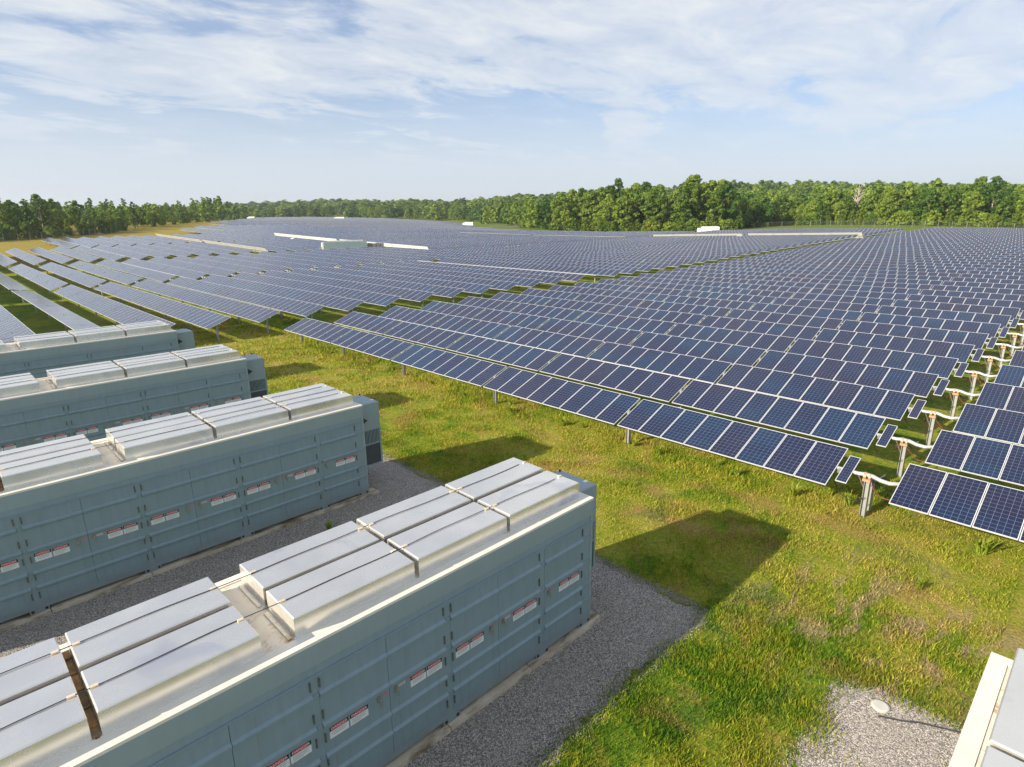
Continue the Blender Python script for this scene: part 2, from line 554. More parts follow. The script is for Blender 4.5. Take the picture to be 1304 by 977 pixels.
def panel_mat():
    m, t, b = newmat("solar_glass")
    uv = t.nodes.new('ShaderNodeUVMap').outputs[0]
    s = t.nodes.new('ShaderNodeSeparateXYZ')
    t.links.new(uv, s.inputs[0])
    u, v = s.outputs[0], s.outputs[1]

    def edge(x, w):       # 1 near the border of the 0..1 interval
        a = mathn(t, 'ABSOLUTE', mathn(t, 'SUBTRACT', x, 0.5))
        return mathn(t, 'GREATER_THAN', a, 0.5 - w)

    def grid(x, n, off, w):
        fr = mathn(t, 'FRACT', mathn(t, 'MULTIPLY', mathn(t, 'SUBTRACT', x, off), n / (1 - 2 * off)))
        a = mathn(t, 'ABSOLUTE', mathn(t, 'SUBTRACT', fr, 0.5))
        return mathn(t, 'GREATER_THAN', a, 0.5 - w)
    frame = mathn(t, 'MAXIMUM', edge(u, 0.0145), edge(v, 0.008))
    margin = mathn(t, 'MAXIMUM', edge(u, 0.021), edge(v, 0.012))
    cells = mathn(t, 'MAXIMUM', grid(u, 6, 0.021, 0.024), grid(v, 12, 0.012, 0.024))
    bus = grid(mathn(t, 'ADD', u, 0.0), 18, 0.021, 0.03)
    isl = t.nodes.new('ShaderNodeNewGeometry').outputs['Random Per Island']
    oi = t.nodes.new('ShaderNodeObjectInfo')
    rnd = mathn(t, 'FRACT', mathn(t, 'ADD', mathn(t, 'MULTIPLY', isl, 7.31), oi.outputs['Random']))
    pn = noise(t, mapping(t, pos(t), (0.55, 0.085, 0.0)), 1.0, 2, 0.5)
    k = mathn(t, 'ADD', mathn(t, 'MULTIPLY', rnd, 0.26), mathn(t, 'MULTIPLY', pn, 0.90))
    cc = ramp(t, k, [(0.40, (0.004, 0.020, 0.060)), (0.52, (0.005, 0.013, 0.047)), (0.66, (0.008, 0.011, 0.040)), (0.90, (0.014, 0.012, 0.034))])
    # crystal mottle inside each cell
    vo = t.nodes.new('ShaderNodeTexVoronoi')
    vo.inputs['Scale'].default_value = 70
    t.links.new(uv, vo.inputs['Vector'])
    sc = t.nodes.new('ShaderNodeSeparateColor')
    t.links.new(vo.outputs['Color'], sc.inputs[0])
    cc = mixc(t, 1.0, cc, ramp(t, sc.outputs[0], [(0, 0.8), (1, 1.25)]), 'MULTIPLY')
    cc = mixc(t, mathn(t, 'MULTIPLY', bus, 0.08), cc, (0.30, 0.34, 0.42))
    cc = mixc(t, mathn(t, 'MULTIPLY', cells, 0.50), cc, (0.26, 0.32, 0.44))
    cc = mixc(t, margin, cc, (0.62, 0.64, 0.66))
    cc = mixc(t, frame, cc, (0.52, 0.53, 0.55))
    setc(t, b, cc)
    t.links.new(ramp(t, frame, [(0, 0.13), (1, 0.40)]), b.inputs['Roughness'])
    b.inputs['IOR'].default_value = 1.36
    # dust film on the glass
    b.inputs['Sheen Weight'].default_value = 0.075
    b.inputs['Sheen Roughness'].default_value = 0.45
    b.inputs['Sheen Tint'].default_value = (0.80, 0.86, 1.0, 1)
    dn = noise(t, mapping(t, pos(t), (0.8, 0.8, 0.8)), 1.0, 3, 0.6)
    lw = t.nodes.new('ShaderNodeBsdfDiffuse')
    lw.inputs[0].default_value = (0.42, 0.46, 0.55, 1)
    mx = t.nodes.new('ShaderNodeMixShader')
    t.links.new(ramp(t, dn, [(0.3, 0.006), (0.7, 0.018)]), mx.inputs[0])
    t.links.new(b.outputs[0], mx.inputs[1])
    t.links.new(lw.outputs[0], mx.inputs[2])
    t.links.new(mx.outputs[0], t.nodes['Material Output'].inputs[0])
    return m


m_panel = panel_mat()


def leaf_mat(name, lo, hi, seed=0.0):
    m, t, b = newmat(name)
    geo = t.nodes.new('ShaderNodeNewGeometry')
    oi = t.nodes.new('ShaderNodeObjectInfo')
    at = t.nodes.new('ShaderNodeAttribute')
    at.attribute_name = 'tint'
    k = mathn(t, 'FRACT', mathn(t, 'ADD', at.outputs['Fac'], oi.outputs['Random']))
    k = mathn(t, 'ADD', mathn(t, 'MULTIPLY', k, 0.75), mathn(t, 'MULTIPLY', geo.outputs['Random Per Island'], 0.25))
    c = ramp(t, k, [(0.05, lo), (0.5, tuple((a + b_) / 2 for a, b_ in zip(lo, hi))), (0.95, hi)])
    setc(t, b, c)
    b.inputs['Roughness'].default_value = 0.55
    b.inputs['Specular IOR Level'].default_value = 0.25
    tr = t.nodes.new('ShaderNodeBsdfTranslucent')
    t.links.new(c, tr.inputs[0])
    mx = t.nodes.new('ShaderNodeMixShader')
    mx.inputs[0].default_value = 0.42
    t.links.new(b.outputs[0], mx.inputs[1])
    t.links.new(tr.outputs[0], mx.inputs[2])
    t.links.new(mx.outputs[0], t.nodes['Material Output'].inputs[0])
    return m


m_leaf = leaf_mat("broadleaf_foliage", (0.050, 0.130, 0.020), (0.270, 0.360, 0.044))
m_pineleaf = leaf_mat("pine_foliage", (0.045, 0.105, 0.022), (0.140, 0.215, 0.036))
m_youngleaf = leaf_mat("young_foliage", (0.080, 0.150, 0.014), (0.170, 0.230, 0.026))
m_yellow = leaf_mat("yellow_foliage", (0.22, 0.19, 0.02), (0.32, 0.23, 0.03))
m_forest = leaf_mat("forest_foliage", (0.055, 0.140, 0.024), (0.270, 0.365, 0.052))
m_weed = leaf_mat("weed_foliage", (0.24, 0.32, 0.03), (0.36, 0.40, 0.06))

# ------------------------------------------------------------------ ground sheet
nr, na = 210, 300
rad = np.concatenate([[0.0], np.geomspace(3, 9000, nr)])
ang = np.linspace(0, 2 * np.pi, na, endpoint=False)
RR, AA = np.meshgrid(rad[1:], ang, indexing='ij')
X, Y = RR * np.cos(AA), RR * np.sin(AA)
V = np.concatenate([[[0, 0, 0]], np.stack([X, Y, G(X, Y)], -1).reshape(-1, 3)])
V[:, 2] -= 0.0
idx = 1 + np.arange(nr * na).reshape(nr, na)
a_, b_ = idx[:-1], idx[1:]
F = np.stack([a_, b_, np.roll(b_, -1, 1), np.roll(a_, -1, 1)], -1).reshape(-1, 4)
me = npmesh("ground", V, F, [m_ground])
me.polygons.foreach_set('use_smooth', [True] * len(me.polygons))
bmv = [0] + []
og = link("ground", me)
tag(og, kind='structure')
mb = MB()
for k in range(na):
    mb.quad([(0, 0, 0), tuple(V[1 + k]), tuple(V[1 + (k + 1) % na])])
tag(mb.build("ground", m_ground), kind='structure')

# ------------------------------------------------------------------ gravel beds and containers
PITCH_Y = 9.842
FACE_Y = [7.69 + PITCH_Y * (k - 1) for k in range(5)]      # near long face of each container
XR = [10.12, 10.0, 10.0, 10.0, 10.0]
LEN, WID, HT = 14.32, 2.62, 3.316
GRAVEL = []


def ragged(x0, x1, y0, y1, step=0.12, amp=0.16):
    pts = []

    def walk(ax, ay, bx, by):
        n = max(2, int(math.hypot(bx - ax, by - ay) / step))
        ph = random.random() * 100
        for i in range(n):
            t = i / n
            w = amp * (math.sin(ph + t * n * 0.11) * 0.7 + math.sin(ph * 2 + t * n * 0.37) * 0.45 + random.uniform(-0.45, 0.45))
            L = math.hypot(bx - ax, by - ay)
            nx, ny = (by - ay) / L, -(bx - ax) / L
            pts.append((ax + (bx - ax) * t + nx * w, ay + (by - ay) * t + ny * w))
    walk(x0, y0, x1 - 0.2, y0)
    walk(x1 - 0.2, y0, x1, y0 + 0.2)
    walk(x1, y0 + 0.2, x1, y1 - 0.25)
    walk(x1, y1 - 0.25, x1 - 0.3, y1)
    walk(x1 - 0.3, y1, x0, y1)
    walk(x0, y1, x0, y0)
    return pts


for k, fy in enumerate(FACE_Y):
    x1 = 12.35 if k else 12.45
    y0, y1 = fy - 1.86, fy + WID + (2.25 if k == 0 else 2.05)
    pts = ragged(-16, x1, y0, y1)
    GRAVEL.append((-16, x1, y0, y1))
    me = bpy.data.meshes.new("gravel_bed")
    me.from_pydata([(x, y, 0.006) for x, y in pts], [], [tuple(range(len(pts)))])
    me.materials.append(m_shaded_gravel if k else m_sunlit_gravel)
    tag(link("gravel_bed", me), kind='structure')
    mb = MB()
    x = XR[k] + 0.32
    xe = XR[k] - LEN - 0.3
    while x > xe + 0.3:                                    # cast in lengths, with open joints
        x2 = max(xe, x - random.uniform(2.2, 2.6))
        mb.box(x2 + 0.02, x, fy - 0.14, fy + 0.42, 0, 0.085)
        mb.box(x2 + 0.02, x, fy + WID - 0.42, fy + WID + 0.14, 0, 0.085)
        x = x2
    mb.box(XR[k] - 0.45, XR[k] + 0.321, fy + 0.421, fy + WID - 0.421, 0, 0.086)
    tag(mb.build("concrete_footing", m_conc), kind='structure')

# DANGER sign mesh, shared by every sign
fc = bpy.data.curves.new("danger_text", 'FONT')
fc.body = "DANGER"
fc.size = 0.073
fc.align_x = 'CENTER'
fc.align_y = 'CENTER'
fo = bpy.data.objects.new("danger_text", fc)
COL.objects.link(fo)
bpy.context.view_layer.update()
tm = bpy.data.meshes.new_from_object(fo.evaluated_get(bpy.context.evaluated_depsgraph_get()))
tv = [tuple(v.co) for v in tm.vertices]
tf = [tuple(p.vertices) for p in tm.polygons]
bpy.data.objects.remove(fo)
bpy.data.meshes.remove(tm)


def sign_mesh(kind):
    """plate in the x-z plane facing -y, 0.335 x 0.225"""
    mb = MB()
    w, h = 0.335, 0.225
    mb.box(0, w, -0.004, 0, 0, h, 0)
    mb.box(0, w, -0.0055, -0.004, h - 0.085, h, 1)
    n = 24
    i = len(mb.v)
    for j in range(n):
        a = 2 * math.pi * j / n
        mb.v.append((w / 2 + math.cos(a) * w * 0.44, -0.007, h - 0.0425 + math.sin(a) * 0.036))
    mb.f.append(tuple(i + j for j in range(n)))
    mb.m.append(2)
    i = len(mb.v)
    mb.v += [(w / 2 + x, -0.0085, h - 0.0425 + y) for x, y, z in tv]
    for f in tf:
        mb.f.append(tuple(i + q for q in f))
        mb.m.append(0)
    for r, (a, bq) in enumerate([(0.03, 0.30), (0.03, 0.27), (0.03, 0.29), (0.03, 0.2)] if kind else [(0.04, 0.30), (0.03, 0.29), (0.05, 0.27)]):
        z = h - 0.108 - r * 0.027
        mb.box(a, bq, -0.0052, -0.004, z - 0.011, z, 3)
    return mb.mesh("warning_sign", [m_white, m_black, m_red, m_print])


SIGN = [sign_mesh(0), sign_mesh(1)]
RAILZ = (2.375, 1.775, 1.165, 0.765)


def door_mesh(w):
    mb = MB()
    mb.box(0, w, -0.012, 0.02, 0.30, 2.74)
    for z in RAILZ:       # trapezoid stiffening rails pressed on the leaf
        i = len(mb.v)
        d = 0.062
        a, c2 = 0.0, w
        mb.v += [(a, -0.0125, z - 0.07), (c2, -0.0125, z - 0.07), (c2, -d, z - 0.032), (a, -d, z - 0.032),
                 (c2, -d, z + 0.012), (a, -d, z + 0.012), (c2, -0.0125, z + 0.045), (a, -0.0125, z + 0.045)]
        for q in ((0, 1, 2, 3), (3, 2, 4, 5), (5, 4, 6, 7), (0, 3, 5, 7), (1, 6, 4, 2)):
            mb.f.append(tuple(i + e for e in q))
            mb.m.append(0)
    return mb.mesh("door", m_door)


mb = MB()
mb.box(-0.012, 0.012, -0.02, 0.0, -0.08, 0.08)
mb.tube([(0, -0.02, -0.09), (0, -0.02, 0.09)], 0.009, 6)
HINGE = mb.mesh("hinge", m_hinge)
mb = MB()
mb.box(-0.028, 0.028, -0.02, 0, -0.055, 0.055)
mb.tube([(0, -0.02, 0.03), (0, -0.055, 0.03), (0.012, -0.062, 0.0), (0.02, -0.06, -0.12)], 0.013, 6)
HANDLE = mb.mesh("handle", m_handle)
mb = MB()
mb.box(0, 0.15, -0.003, 0, 0, 0.05, 0)
mb.box(0.012, 0.138, -0.0042, -0.003, 0.03, 0.042, 1)
STICKER = mb.mesh("label", [m_sticker, m_pinkst])
mb = MB()
mb.box(0, 0.085, -0.003, 0, 0, 0.06, 1)
STICKER2 = mb.mesh("label", [m_sticker, m_pinkst])
DOORS = {}


def add_door(root, x0, w, hinge_right, double=True):
    key = round(w, 3)
    if key not in DOORS:
        DOORS[key] = door_mesh(w)
    d = link("door", DOORS[key], root, (x0, 0, 0))
    hx = w - 0.022 if hinge_right else 0.022
    for z in (0.55, 1.05, 1.52, 1.98, 2.58):
        link("hinge", HINGE, d, (hx, -0.013, z))
    if hinge_right:                                  # signs by the hinge side, handle by the seam
        link("warning_sign", SIGN[0], d, (w - 0.80, -0.013, 1.425))
        link("warning_sign", SIGN[1], d, (w - 0.44, -0.013, 1.425))
        link("handle", HANDLE, d, (0.12, -0.013, 1.60))
        if double:
            link("label", STICKER, d, (0.17, -0.013, 1.60))
        link("label", STICKER2, d, (0.35 if double else 0.2, -0.013, 1.61))
    else:
        link("warning_sign", SIGN[0], d, (0.10, -0.013, 1.425))
        link("warning_sign", SIGN[1], d, (0.465, -0.013, 1.425))
        link("handle", HANDLE, d, (w - 0.22, -0.013, 1.60))
        link("label", STICKER2, d, (w - 0.13, -0.013, 1.60))


LIDX = [(7.66, 9.83), (5.41, 7.57), (3.10, 5.31), (0.58, 2.59), (-1.60, 0.47), (-3.80, -1.70)]
LID_H = 0.36


def lid_mesh(w, d):
    mb = MB()
    mb.box(0, w, 0, d, 0.0, LID_H, 0, 0.018)
    # folded foot flange
    mb.box(-0.03, w + 0.03, -0.035, -0.001, 0.0, 0.03, 0)
    return mb.mesh("roof_cover", m_lid)


def build_container():
    """local frame: near long face at y=0, right end at x=0 (all x measured from x=10 => shift)"""
    S = -10.0
    L0 = -LEN
    root = empty("battery_container")
    mb = MB()
    mb.box(L0, 0, 0.03, WID, 0.16, HT - 0.05)              # body shell
    mb.box(L0, 0, 0.0, 0.0299, 0.17, 0.298)                # bottom rail
    mb.box(L0, 0, 0.0, 0.0299, 2.745, 2.90)                # head rail
    mb.box(L0, 0, -0.03, 0.0, 2.722, 2.743)                # drip ledge
    mb.build("body", m_paint, root)
    mb = MB()
    mb.box(L0, 0, -0.012, 0.0298, 2.9001, HT - 0.0491)      # top beam, slightly proud
    mb.box(L0, 0, -0.0165, -0.0121, 3.09, HT - 0.0491)
    mb.build("head_beam", m_ac, root)
    posts = [(9.66, 10.0), (8.24, 8.39), (5.70, 5.83), (3.13, 3.24), (0.59, 0.70), (-1.95, -1.84), (-4.32, -3.98)]
    for a, c in posts:
        mb = MB()
        mb.box(a + S, c + S, -0.004, 0.0297, 0.17, 2.744)
        for z in RAILZ:
            mb.box(a + S + 0.01, c + S - 0.01, -0.035, -0.0041, z - 0.035, z + 0.03)
        mb.build("post", m_paint, root)
        mb = MB()
        cx = (a + c) / 2 + S if c < 9.9 else 9.78 + S
        mb.box(cx - 0.19, cx + 0.21, -0.02, 0.25, 0.087, 0.205, 0)
        for dx in (-0.13, 0.15):
            mb.tube([(cx + dx, -0.03, 0.15), (cx + dx, -0.0201, 0.15)], 0.035, 8, 1)
        mb.build("foot", [m_paint, m_bolt], root)
    # corner post strip at the right end
    mb = MB()
    mb.box(-0.07, 0.012, -0.0121, 0.05, 0.16, 2.8999)
    mb.build("corner_post", m_ac, root)
    # doors
    add_door(root, 8.39 + S, 1.27, True, False)
    for a in (5.83, 3.24, 0.70, -1.84):
        b2 = a + 2.41 if a > 5 else a + 2.43 if a > -1 else a + 2.43
        if a == 3.24:
            b2 = 5.70
        w = (b2 - a) / 2
        add_door(root, a + S, w - 0.004, False)
        add_door(root, a + w + 0.004 + S, w - 0.004, True)
    add_door(root, -3.98 + S, 1.98, False)
    # roof: sunken deck, rim, covers
    mb = MB()
    mb.box(L0 + 0.2, -0.15, 0.24, WID - 0.2, HT - 0.049, HT - 0.02)
    for x in np.arange(-13.3, -0.5, 0.93):
        mb.box(x, x + 0.02, 0.25, WID - 0.21, HT - 0.0199, HT - 0.012)
    mb.build("roof", m_roof, root)
    mb = MB()
    for bx in ((L0 - 0.01, 0.012, -0.02, 0.235), (L0 - 0.01, 0.012, WID - 0.195, WID + 0.015), (-0.149, 0.012, 0.2351, WID - 0.1951), (L0 - 0.01, L0 + 0.199, 0.2351, WID - 0.1951)):
        mb.box(*bx, HT - 0.049, HT)
    mb.build("roof_rim", m_rim, root)
    dep = 0.99
    for i, (a, c) in enumerate(LIDX):
        me = lid_mesh(c - a, dep)
        for y in (0.27, 0.27 + dep + 0.115):
            o = link("roof_cover", me, root, (a + S, y, HT - 0.02))
            o.rotation_euler = (random.uniform(-0.006, 0.006), random.uniform(-0.004, 0.004), random.uniform(-0.003, 0.003))
    # rusty channel between the last two covers
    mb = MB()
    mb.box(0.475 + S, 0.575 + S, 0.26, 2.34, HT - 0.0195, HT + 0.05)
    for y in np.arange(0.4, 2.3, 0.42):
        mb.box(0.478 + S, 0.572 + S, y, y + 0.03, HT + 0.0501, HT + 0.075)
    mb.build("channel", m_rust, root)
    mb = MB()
    for (a, c) in LIDX:                                     # dark strip painting the shade in the gap between halves
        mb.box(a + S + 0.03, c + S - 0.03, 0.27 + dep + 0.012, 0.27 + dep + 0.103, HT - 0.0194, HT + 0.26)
    mb.build("gap_shade", m_gapshade, root)
    # flange strips where covers meet the roof, open walkway side
    mb = MB()
    for y in (0.30, 1.42):
        mb.box(3.0 + S, 3.06 + S, y, y + 0.9, HT - 0.0195, HT + 0.005)
    mb.build("curb", m_roof, root)
    # two lifelines clipped along the covers
    for y in (0.27 + dep * 0.52, 0.27 + dep + 0.115 + dep * 0.55):
        pts = []
        ztop = HT - 0.02 + LID_H + 0.012
        for x in np.arange(-13.75, -0.25, 0.31):
            wob = 0.018 * math.sin(x * 1.3 + y * 7) + 0.012 * math.sin(x * 3.1 + y)
            pts.append((x, y + wob, ztop))
        mb = MB()
        mb.tube(pts, 0.0075, 5)
        cab = mb.build("cable", m_cable, root)
        for (a, c) in LIDX:
            for x in (a + 0.07, c - 0.07):
                m2 = MB()
                m2.box(x + S - 0.045, x + S + 0.045, y - 0.02, y + 0.03, ztop - 0.012, ztop + 0.012)
                m2.build("clip", m_clip, cab)
    # air conditioner on the right end
    ac = MB()
    y0, y1 = 0.72, 1.92
    ac.box(0.0125, 1.08, y0, y1, 2.05, 3.06, 0, 0.03)
    for q in ((0.0125, 0.06), (1.03, 1.10)):
        ac.box(q[0], q[1], y0 - 0.001, y0 + 0.05, 0.75, 2.0499)
        ac.box(q[0], q[1], y1 - 0.05, y1 + 0.001, 0.75, 2.0499)
    ac.box(1.05, 1.10, y0 + 0.0501, y1 - 0.0501, 0.75, 2.0498)
    ac.box(0.0125, 1.10, y0, y1, 0.70, 0.7499)
    ac.box(0.0601, 1.0299, y0 + 0.002, y0 + 0.04, 1.50, 1.545)
    for x in (0.3, 0.65, 1.0):
        ac.tube([(x, y1 - 0.06, 3.06), (x, y1 - 0.06, 3.10)], 0.03, 8, 1)
    aco = ac.build("air_conditioner", [m_ac, m_bolt], root)
    mb = MB()
    for i in range(17):
        x = 0.075 + i * 0.057
        mb.box(x, x + 0.022, y0 + 0.004, y0 + 0.05, 1.546, 2.049)
    mb.box(0.0602, 1.0298, y0 + 0.06, y0 + 0.07, 1.546, 2.049, 1)
    mb.build("louvre", [m_ac, m_dark], aco)
    mb = MB()
    mb.box(0.0603, 1.0297, y0 + 0.03, y0 + 0.05, 0.752, 1.499)
    mb.build("coil", m_dark, aco)
    # flood light beside it
    mb = MB()
    mb.box(0.0126, 0.08, 0.33, 0.43, 2.58, 2.68)
    mb.quad([(0.08, 0.26, 2.50), (0.24, 0.26, 2.62), (0.24, 0.50, 2.62), (0.08, 0.50, 2.50)])
    mb.quad([(0.08, 0.26, 2.78), (0.08, 0.50, 2.78), (0.24, 0.50, 2.62), (0.24, 0.26, 2.62)])
    mb.quad([(0.08, 0.26, 2.50), (0.08, 0.26, 2.78), (0.24, 0.26, 2.62)])
    mb.quad([(0.08, 0.50, 2.50), (0.24, 0.50, 2.62), (0.08, 0.50, 2.78)])
    fl = mb.build("floodlight", m_bolt, root)
    fl.scale = (1.35, 1.0, 1.0)
    return root


CLAB = ["grey battery container in the lower right corner, only its roof edge showing",
        "nearest whole grey battery container, its danger signs and roof covers seen closest",
        "grey battery container second in the row, beyond the shaded gravel strip of the nearest one",
        "grey battery container third in the row, its lower wall hidden by the covers in front",
        "farthest grey battery container of the row, right in front of the tracker tables"]
proto = build_container()
for k in range(5):
    o = proto if k == 0 else copy_tree(proto)
    o.location = (XR[k], FACE_Y[k], 0)
    tag(o, CLAB[k], "container", "battery containers standing in a row")

# ------------------------------------------------------------------ solar tracker tables
TILT = R(20.96)
PW, PP, PL = 0.994, 1.012, 1.96
HUB = 1.39
GAPB = 0.13


def panel_offsets(groups):
    y, out, gaps = 0.0, [], []
    for gi, g in enumerate(groups):
        for k in range(g):
            out.append(y + PP / 2)
            y += PP
        if gi < len(groups) - 1:
            gaps.append(y + GAPB / 2)
            y += GAPB
    return out, gaps, y


def near_panel_mesh():
    mb = MB()
    hx, hy, fr, th = PL / 2, PW / 2, 0.014, 0.04
    zt = 0.075
    # glass
    mb.quad([(-hx + fr, -hy + fr, zt - 0.003), (hx - fr, -hy + fr, zt - 0.003), (hx - fr, hy - fr, zt - 0.003), (-hx + fr, hy - fr, zt - 0.003)], 0,
            [(0.0146, 0.0081), (0.0146, 0.9919), (0.9854, 0.9919), (0.9854, 0.0081)])
    # frame bars
    for (x0, x1, y0, y1) in ((-hx, -hx + fr, -hy, hy), (hx - fr, hx, -hy, hy), (-hx + fr, hx - fr, -hy, -hy + fr), (-hx + fr, hx - fr, hy - fr, hy)):
        mb.box(x0, x1, y0, y1, zt - th, zt, 1)
    mb.quad([(-hx + fr, -hy + fr, zt - 0.03), (-hx + fr, hy - fr, zt - 0.03), (hx - fr, hy - fr, zt - 0.03), (hx - fr, -hy + fr, zt - 0.03)], 2)
    # clamp rail under the panel
    mb.box(-0.45, 0.45, -0.05, 0.05, 0.0, zt - th - 0.001, 1)
    return mb.mesh("solar_panel", [m_panel, m_alu, m_back])


PANEL = near_panel_mesh()
UVT = np.array([[0, 0], [0, 1], [1, 1], [1, 0]], float)


def panel_boxes(offs, tilt):
    """numpy boxes for many panels in the table frame (x across, y along, z up from the hub)"""
    hx, hy = PL / 2, PW / 2
    c, s = math.cos(tilt), math.sin(tilt)
    base = np.array([(-hx, -hy, 0.035), (hx, -hy, 0.035), (hx, hy, 0.035), (-hx, hy, 0.035), (-hx, -hy, 0.075), (hx, -hy, 0.075), (hx, hy, 0.075), (-hx, hy, 0.075)])
    V = np.repeat(base[None], len(offs), 0)
    V[:, :, 1] += np.array(offs)[:, None]
    Xn = V[..., 0] * c - V[..., 2] * s
    Zn = V[..., 0] * s + V[..., 2] * c
    V = np.stack([Xn, V[..., 1], Zn], -1).reshape(-1, 3)
    q = np.array([(3, 2, 1, 0), (4, 5, 6, 7), (0, 1, 5, 4), (1, 2, 6, 5), (2, 3, 7, 6), (3, 0, 4, 7)])
    F = (np.arange(len(offs))[:, None, None] * 8 + q[None]).reshape(-1, 4)
    mi = np.tile(np.array([2, 0, 1, 1, 1, 1]), len(offs))
    uv = np.zeros((len(offs), 6, 4, 2))
    uv[:, :] = 0.001
    uv[:, 1] = UVT
    return V, F, mi, uv.reshape(-1, 2)


def post_mesh(h, w=0.075):
    mb = MB()         # H section
    mb.box(-w, w, -0.075, -0.062, 0, h)
    mb.box(-w, w, 0.062, 0.075, 0, h)
    mb.box(-0.006, 0.006, -0.0619, 0.0619, 0, h)
    return mb.mesh("post", m_galv)


POST = post_mesh(HUB - 0.06)
BIGPOST = post_mesh(HUB - 0.14, 0.10)
mb = MB()
mb.tube([(0, -0.045, 0), (0, 0.045, 0)], 0.105, 10)
mb.box(-0.1, 0.1, -0.03, 0.03, -0.14, -0.03)
mb.box(-0.06, 0.06, -0.045, 0.045, 0.06, 0.095)
BEARING = mb.mesh("bearing", m_motor)


def tube_mesh(length):
    mb = MB()
    mb.tube([(0, 0, 0), (0, length, 0)], 0.063, 8)
    return mb.mesh("torque_tube", m_tube, True)


TUBES = {}
ORD = ['first', 'second', 'third', 'fourth', 'fifth', 'sixth', 'seventh', 'eighth', 'ninth', 'tenth', 'eleventh', 'twelfth', 'thirteenth', 'fourteenth', 'fifteenth', 'sixteenth', 'seventeenth', 'eighteenth', 'nineteenth']
TENS = ['', '', 'twent', 'thirt', 'fort', 'fift', 'sixt', 'sevent']


def ordinal(n):
    if n <= 19:
        return ORD[n - 1]
    if n % 10 == 0:
        return TENS[n // 10] + 'ieth'
    return TENS[n // 10] + 'y-' + ORD[n % 10 - 1]


# ---- where every table stands: (x of the hub, y start, groups, tilt, block, row number)
G38a, G38b = [8, 8, 8, 7, 7], [7, 7, 8, 8, 8]
G28 = [7, 7, 7, 7]
LEN38 = panel_offsets(G38a)[2]
LEN28 = panel_offsets(G28)[2]
HX = PL / 2 * math.cos(TILT)


def ymax(x):
    return float(np.interp(x, [0, 27, 28, 55, 57, 82, 157, 300, 420], [174, 175, 214, 216, 236, 268, 420, 735, 800]))


def xmax(y):
    return float(np.interp(y, [0, 168, 218, 300, 372, 560, 740], [213, 203, 210, 255, 308, 372, 335]))


TABLES = []
for n in range(1, 48):                                   # right-hand fields
    x = 19.45 + HX + 4.15 * (n - 1)
    if x < 213:
        TABLES.append([x, 5.72, G38a, TILT, 'B', n])
        if n < 20:
            TABLES.append([x, 3.96 - LEN38, G38a[::-1], TILT, 'A', n])
for n in range(-3, 102):                                 # fields across the grass aisle
    x = 19.5 + HX + 4.0 * (n - 1)
    tl = TILT
    if n == -2:
        x, tl = 8.65, R(-8)
    if x < 82:
        runs = []
        for k in range(12):
            y0 = 49.3 + 84.0 * k
            runs += [(y0, G38b, k), (y0 + LEN38 + 1.75, G38b[::-1], k)]
    else:
        runs = [(49.3, G28, 0), (49.3 + LEN28 + 1.75, G28, 0)]
        for k in range(12):
            y0 = 113.0 + 84.0 * k
            runs += [(y0, G38b, k + 1), (y0 + LEN38 + 1.75, G38b[::-1], k + 1)]
    for j, (y0, g, k) in enumerate(runs):
        L = panel_offsets(g)[2]
        if y0 + L > ymax(x) or x > xmax(y0 + L) or x > xmax(y0):
            continue
        # frustum test
        ok = False
        for yy in (y0, y0 + L / 2, y0 + L):
            f_ = x * fwd_h.x + yy * fwd_h.y
            l_ = x * right.x + yy * right.y
            if f_ > 2 and abs(l_) / f_ < 0.92:
                ok = True
        if not ok:
            continue
        tt = tl
        if n == 10 + 0 and k == 1:                       # rows parked face down: pale backs to the sun
            tt = R(-40)
        if 83.5 < x < 87.5 and k == 1:
            tt = R(-57)
        if 166.5 < x < 170.5 and k == 0:
            tt = R(-43)
        if 156.5 < x < 160.5 and k == 1:
            tt = R(-22)
        if n == 12 and j == 0:
            tt = R(-6)
        TABLES.append([x, y0, g, tt, 'CDEFGHIJKLMNOPQRSTUVWXYZ'[j], n])


def key(tb):
    L = panel_offsets(tb[2])[2]
    d = min(math.hypot(tb[0], yy) for yy in np.linspace(tb[1], tb[1] + L, 9))
    return d


TABLES.sort(key=key)
BLOCK = {'A': 'right-edge block', 'B': 'middle block', 'C': 'first block left of the aisle', 'D': 'second block left of the aisle', 'E': 'third block left of the aisle', 'F': 'fourth block left of the aisle'}
DETAILED = 62
NEAR_R = 75.0
stuffV, stuffF, stuffM, stuffUV, off = [], [], [], [], 0


def place(tb):
    x, y0, g, tilt, blk, n = tb
    L = panel_offsets(g)[2]
    za, zb = g1(x, y0), g1(x, y0 + L)
    return (x, y0, za), (math.atan2(zb - za, L), 0, 0), L


